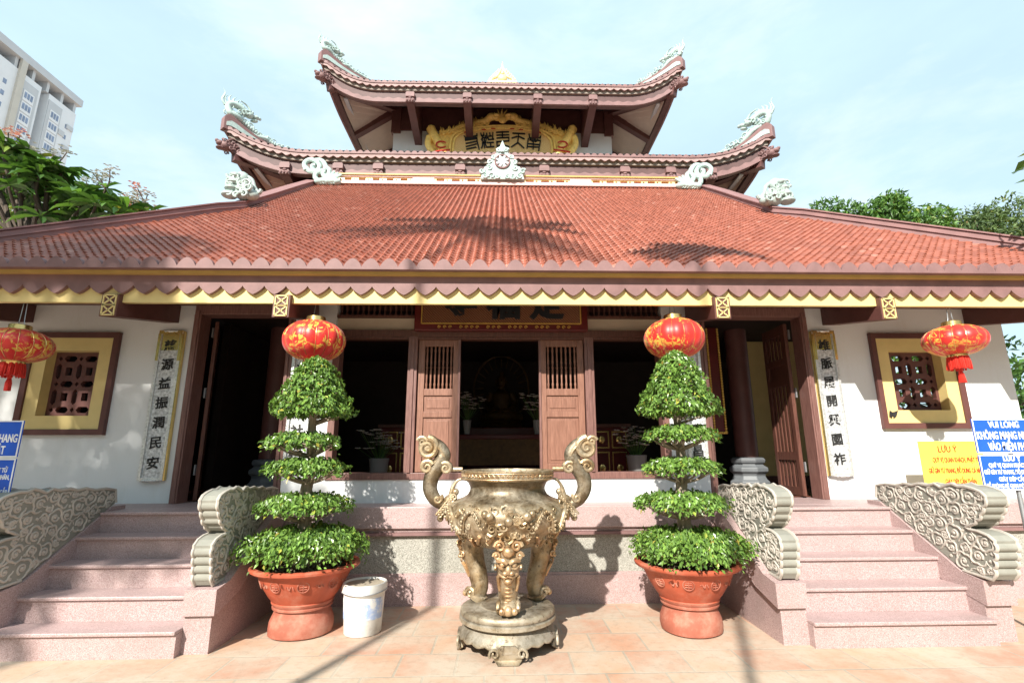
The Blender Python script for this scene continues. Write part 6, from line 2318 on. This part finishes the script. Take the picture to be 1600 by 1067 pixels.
def frangipani(name, label, base, tips, seed, flowers):
    rr = random.Random(seed)
    rg = np.random.default_rng(seed)
    t = thing(name, label, "tree", base)
    tm, lm, fm, fp = MB(), MB(), MB(), MB()
    b0 = Vector(base)
    fork = b0 + Vector((.2, .05, 5.4))
    tm.tube(smooth_path([b0, b0 + Vector((-.1, .05, 2.5)), fork], 6), [.24 - .10 * i / 12 for i in range(13)], 10)
    C, D, N, L = [], [], [], []
    for (p, nl, kind) in tips:
        p = Vector(p)
        mid = fork.lerp(p, .45) + Vector((rr.uniform(-.3, .3), rr.uniform(-.3, .3), -.25))
        mid2 = fork.lerp(p, .8) + Vector((rr.uniform(-.1, .1), rr.uniform(-.1, .1), -.12))
        tm.tube(smooth_path([fork - Vector((0, 0, .3 * rr.random())), mid, mid2, p], 5), [.055 * (1 - i / 17) + .016 for i in range(16)], 7)
        for i in range(nl):
            a = 2 * PI * i / nl * 2.4 + rr.uniform(-.2, .2)
            el = rr.uniform(-.35, .75)
            d = Vector((math.cos(a) * math.cos(el), math.sin(a) * math.cos(el), math.sin(el)))
            ln = rr.uniform(.42, .66)
            # a long leaf in two bent halves
            c1 = p + d * (ln * .28)
            d2 = (d + Vector((0, 0, -.28))).normalized()
            C.append(p + d * (ln * .5) - Vector((0, 0, ln * .05)))
            D.append(d2)
            N.append(Vector((0, 0, 1)) - d * d.z * .5)
            L.append(ln)
        if kind:
            stems = 4 if kind == 2 else 2
            for s_ in range(stems):
                e = p + Vector((rr.uniform(-.35, .35), rr.uniform(-.2, .2), rr.uniform(.25, .6)))
                tm.tube(smooth_path([p, p.lerp(e, .5) + Vector((.05, 0, -.05)), e], 4), [.022 - .0015 * i for i in range(9)], 6)
                for j in range(16):
                    q = e + Vector((rr.uniform(-.13, .13), rr.uniform(-.13, .13), rr.uniform(-.06, .12)))
                    cc, dd, nn = [], [], []
                    for w in range(5):
                        a = 2 * PI * w / 5
                        cc.append(q + Vector((.022 * math.cos(a), .022 * math.sin(a), .01)))
                        dd.append((math.cos(a), math.sin(a), .5))
                        nn.append((0, 0, 1))
                    (fp if (kind == 3) else fm).leaves(cc, dd, nn, .046, .036)
    lm.broad_leaves(C, D, N, L, .27)
    tm.build("trunk", X['barkd'], t, smooth=True)
    lm.build("crown", X['frangi'], t)
    fm.build("white_blossom", X['petal'], t)
    if fp.v:
        fp.build("pink_blossom", X['petalp'], t)
    return t


rr = random.Random(31)
tips = []
for (x, y, n_, k) in ((5, 225, 16, 3), (25, 235, 18, 0), (50, 245, 18, 0), (40, 280, 20, 0), (75, 255, 16, 2), (95, 265, 16, 0), (75, 300, 18, 0), (110, 290, 18, 0), (20, 300, 18, 0), (105, 320, 16, 0), (140, 300, 16, 2), (150, 315, 16, 0), (130, 335, 16, 0),
                      (170, 325, 16, 0), (165, 290, 8, 2), (190, 318, 14, 0), (212, 328, 14, 2), (232, 330, 12, 3), (200, 340, 14, 2), (60, 330, 16, 0), (5, 265, 18, 0), (90, 340, 14, 0), (-20, 290, 16, 0), (-25, 240, 16, 0), (150, 345, 14, 0), (120, 312, 14, 0), (60, 270, 14, 0), (30, 262, 14, 0)):
    tips.append((at(x, y + 6, 11 + rr.uniform(-1.0, 1.0)), n_, k))
    if n_ > 10:
        for _ in range(1):
            tips.append((at(x + rr.uniform(-22, 22), y + rr.uniform(8, 34), 11 + rr.uniform(-1.2, 1.2)), n_ - 2, 0))
frangipani("frangipani_tree", "frangipani with long dark leaves and white blossoms behind the left roof slope", (-10.6, 11.2, 0), tips, 6, True)


# trees on the viewer's side of the courtyard; they throw the dappled shade
def palm(name, label, base, h, nf, fl, seed, tr):
    rr = random.Random(seed)
    t = thing(name, label, "palm tree", base)
    b0 = Vector(base)
    tm = MB()
    top = b0 + Vector((.0, .05, h))
    tm.tube(smooth_path([b0, b0 + Vector((.05, 0, h * .5)), top], 8), [tr * (1.15 - .35 * i / 16) for i in range(17)], 10)
    C, D, N, L = [], [], [], []
    for i in range(nf):
        a = 2 * PI * i / nf + rr.uniform(-.2, .2)
        el = rr.uniform(.15, .95)
        pts = []
        for k in range(13):
            q = k / 12
            r = fl * q * math.cos(el) + fl * .08 * q
            pts.append(top + Vector((math.cos(a) * r, math.sin(a) * r, fl * (math.sin(el) * q - .85 * q * q * (.6 + .4 * math.cos(el))))))
        tm.tube(pts, [.03 * (1 - i2 / 14) for i2 in range(13)], 5)
        for k in range(2, 13):
            d = (pts[k] - pts[k - 1]).normalized()
            s_ = d.cross(Vector((0, 0, 1))).normalized()
            for f in (0, .5):
                pk = pts[k - 1].lerp(pts[k], f)
                for sg in (-1, 1):
                    dd = (s_ * sg + d * .6 + Vector((0, 0, -.35))).normalized()
                    ln = fl * .26 * math.sin(PI * min(1, (k + f) / 13.5)) + .12
                    C.append(pk + dd * ln * .5)
                    D.append(dd)
                    N.append(Vector((0, 0, 1)))
                    L.append(ln)
    tm.build("trunk", X['bark'], t, smooth=True)
    lm = MB()
    lm.leaves(C, D, N, np.array(L), .07, .1)
    lm.build("crown", X['green'], t)
    return t


palm("palm_tree", "tall palm on the near side of the courtyard, left of the viewer", (-3.45, -1.35, 0), 10.9, 11, 1.9, 2, .045)
palm("palm_tree", "slim palm on the near side of the courtyard, behind the viewer", (-.55, -1.75, 0), 9.6, 9, .75, 4, .035)
broad_tree("shade_tree", "spreading tree on the near side of the courtyard, far left", (-9.4, -4.2, 0), 5.2, ((-8.1, -2.7, 8.2), (2.4, 2.3, 2.7)), X['green'], 23, 270, (.18, .32), 62, (.55, .9))


# ---------------------------------------------------------------- apartment tower far behind on the left
AX = -128.0


def ap(x, y):
    """point of the tower's near side at photo pixel (x, y)"""
    d = _fw * F_PX + _rt * (x - CXP) - _up * (y - CYP)
    t = AX / d.x
    return Vector((AX, d.y * t, CAMZ + d.z * t))


ytop = ap(124, 156)
y1, zt = ytop.y, ytop.z
y0 = y1 - 60
tower = thing("apartment_tower", "tall white apartment tower with an open roof frame, far behind on the left", "building", (AX - 10, y1 - 30, 0))
b = MB()
b.box(AX - 22, y1 - 9.0, 0, AX, y1, zt - 5.2)
b.box(AX - 22, y0, 0, AX, y1 - 11.4, zt - 5.2)
b.box(AX - 22, y1 - 11.4, 0, AX - 5, y1 - 9.0, zt - 5.2)
b.build("wall", X['aptw'], tower)
b = MB()
for d in (.3, 4.6, 9.2, 13.6, 18.6, 26.5, 35.0):
    b.box(AX - 9, y1 - d - .8, zt - 5.2, AX - .2, y1 - d, zt - 2.2)
b.box(AX - 10, y0, zt - 2.2, AX + .7, y1 + .7, zt)
b.build("roof_frame", X['aptg'], tower)
MB().box(AX - 9, y0, zt - 5.2, AX - 8, y1 - 1, zt - 2.2).build("parapet_wall", X['aptw'], tower)
MB().box(AX - .05, y1 - 18.4, 0, AX + .7, y1 - 16.8, zt - 2.2).build("pilaster", X['aptt'], tower)
MB().box(AX - .05, y1 - 36.4, 0, AX + .7, y1 - 34.8, zt - 2.2).build("pilaster", X['aptt'], tower)
MB().box(AX - .02, y1 - 8.9, 0, AX + .25, y1 - 4.6, zt - 7.0).build("grey_panel", X['aptg'], tower)
MB().box(AX - .02, y1 - 16.8, 0, AX + .25, y1 - 12.2, zt - 7.0).build("grey_panel", X['aptg'], tower)
for fl in range(12):
    z = zt - 12.0 - 3.3 * fl
    for d in (6.6, 14.6):
        w = MB().box(AX + .2, y1 - d - 1.5, z - .5, AX + .42, y1 - d + 1.5, z + 2.5).build("window", X['aptw'], tower)
        pn = MB()
        for k in range(3):
            pn.box(AX + .40, y1 - d - 1.2 + .85 * k, z + .3, AX + .46, y1 - d - 1.2 + .85 * k + .65, z + 2.0)
        pn.build("pane", X['aptb'], w)
    for d in (2.2, 20.8, 25.5):
        MB().box(AX - .02, y1 - d - .45, z + .4, AX + .06, y1 - d + .45, z + 1.7).build("window", X['aptb'], tower)
for fl in range(13):
    b = MB()
    z = zt - 11.4 - 3.3 * fl
    if fl % 2:
        b.box(AX - .02, y1 - 4.5, z, AX + .3, y1 - 2.6, z + 1.6)
    else:
        b.box(AX - .02, y1 - 2.4, z, AX + .3, y1 - .2, z + 1.3)
    b.build("balcony_panel", X['aptg'], tower)

# ---------------------------------------------------------------- behind the viewer: an unseen belt of trees added to cut the low sky light
rg = np.random.default_rng(77)
rr = random.Random(77)
cm = MB()
cs, rs = [], []
for i in range(230):
    a = rr.uniform(-.15, PI + .15)
    d = rr.uniform(17, 22)
    cs.append((math.cos(a) * d * 1.1, -math.sin(a) * d + 4, rr.uniform(.8, 7.6)))
    rs.append(rr.uniform(1.3, 2.2))
clumps(cm, cs, rs, 26, .5, .9, rg, .55)
o = cm.build("added_tree_belt", X['green'])
tag(o, "unseen belt of trees added behind the viewer to block low sky light", "trees")
o['kind'] = 'stuff'
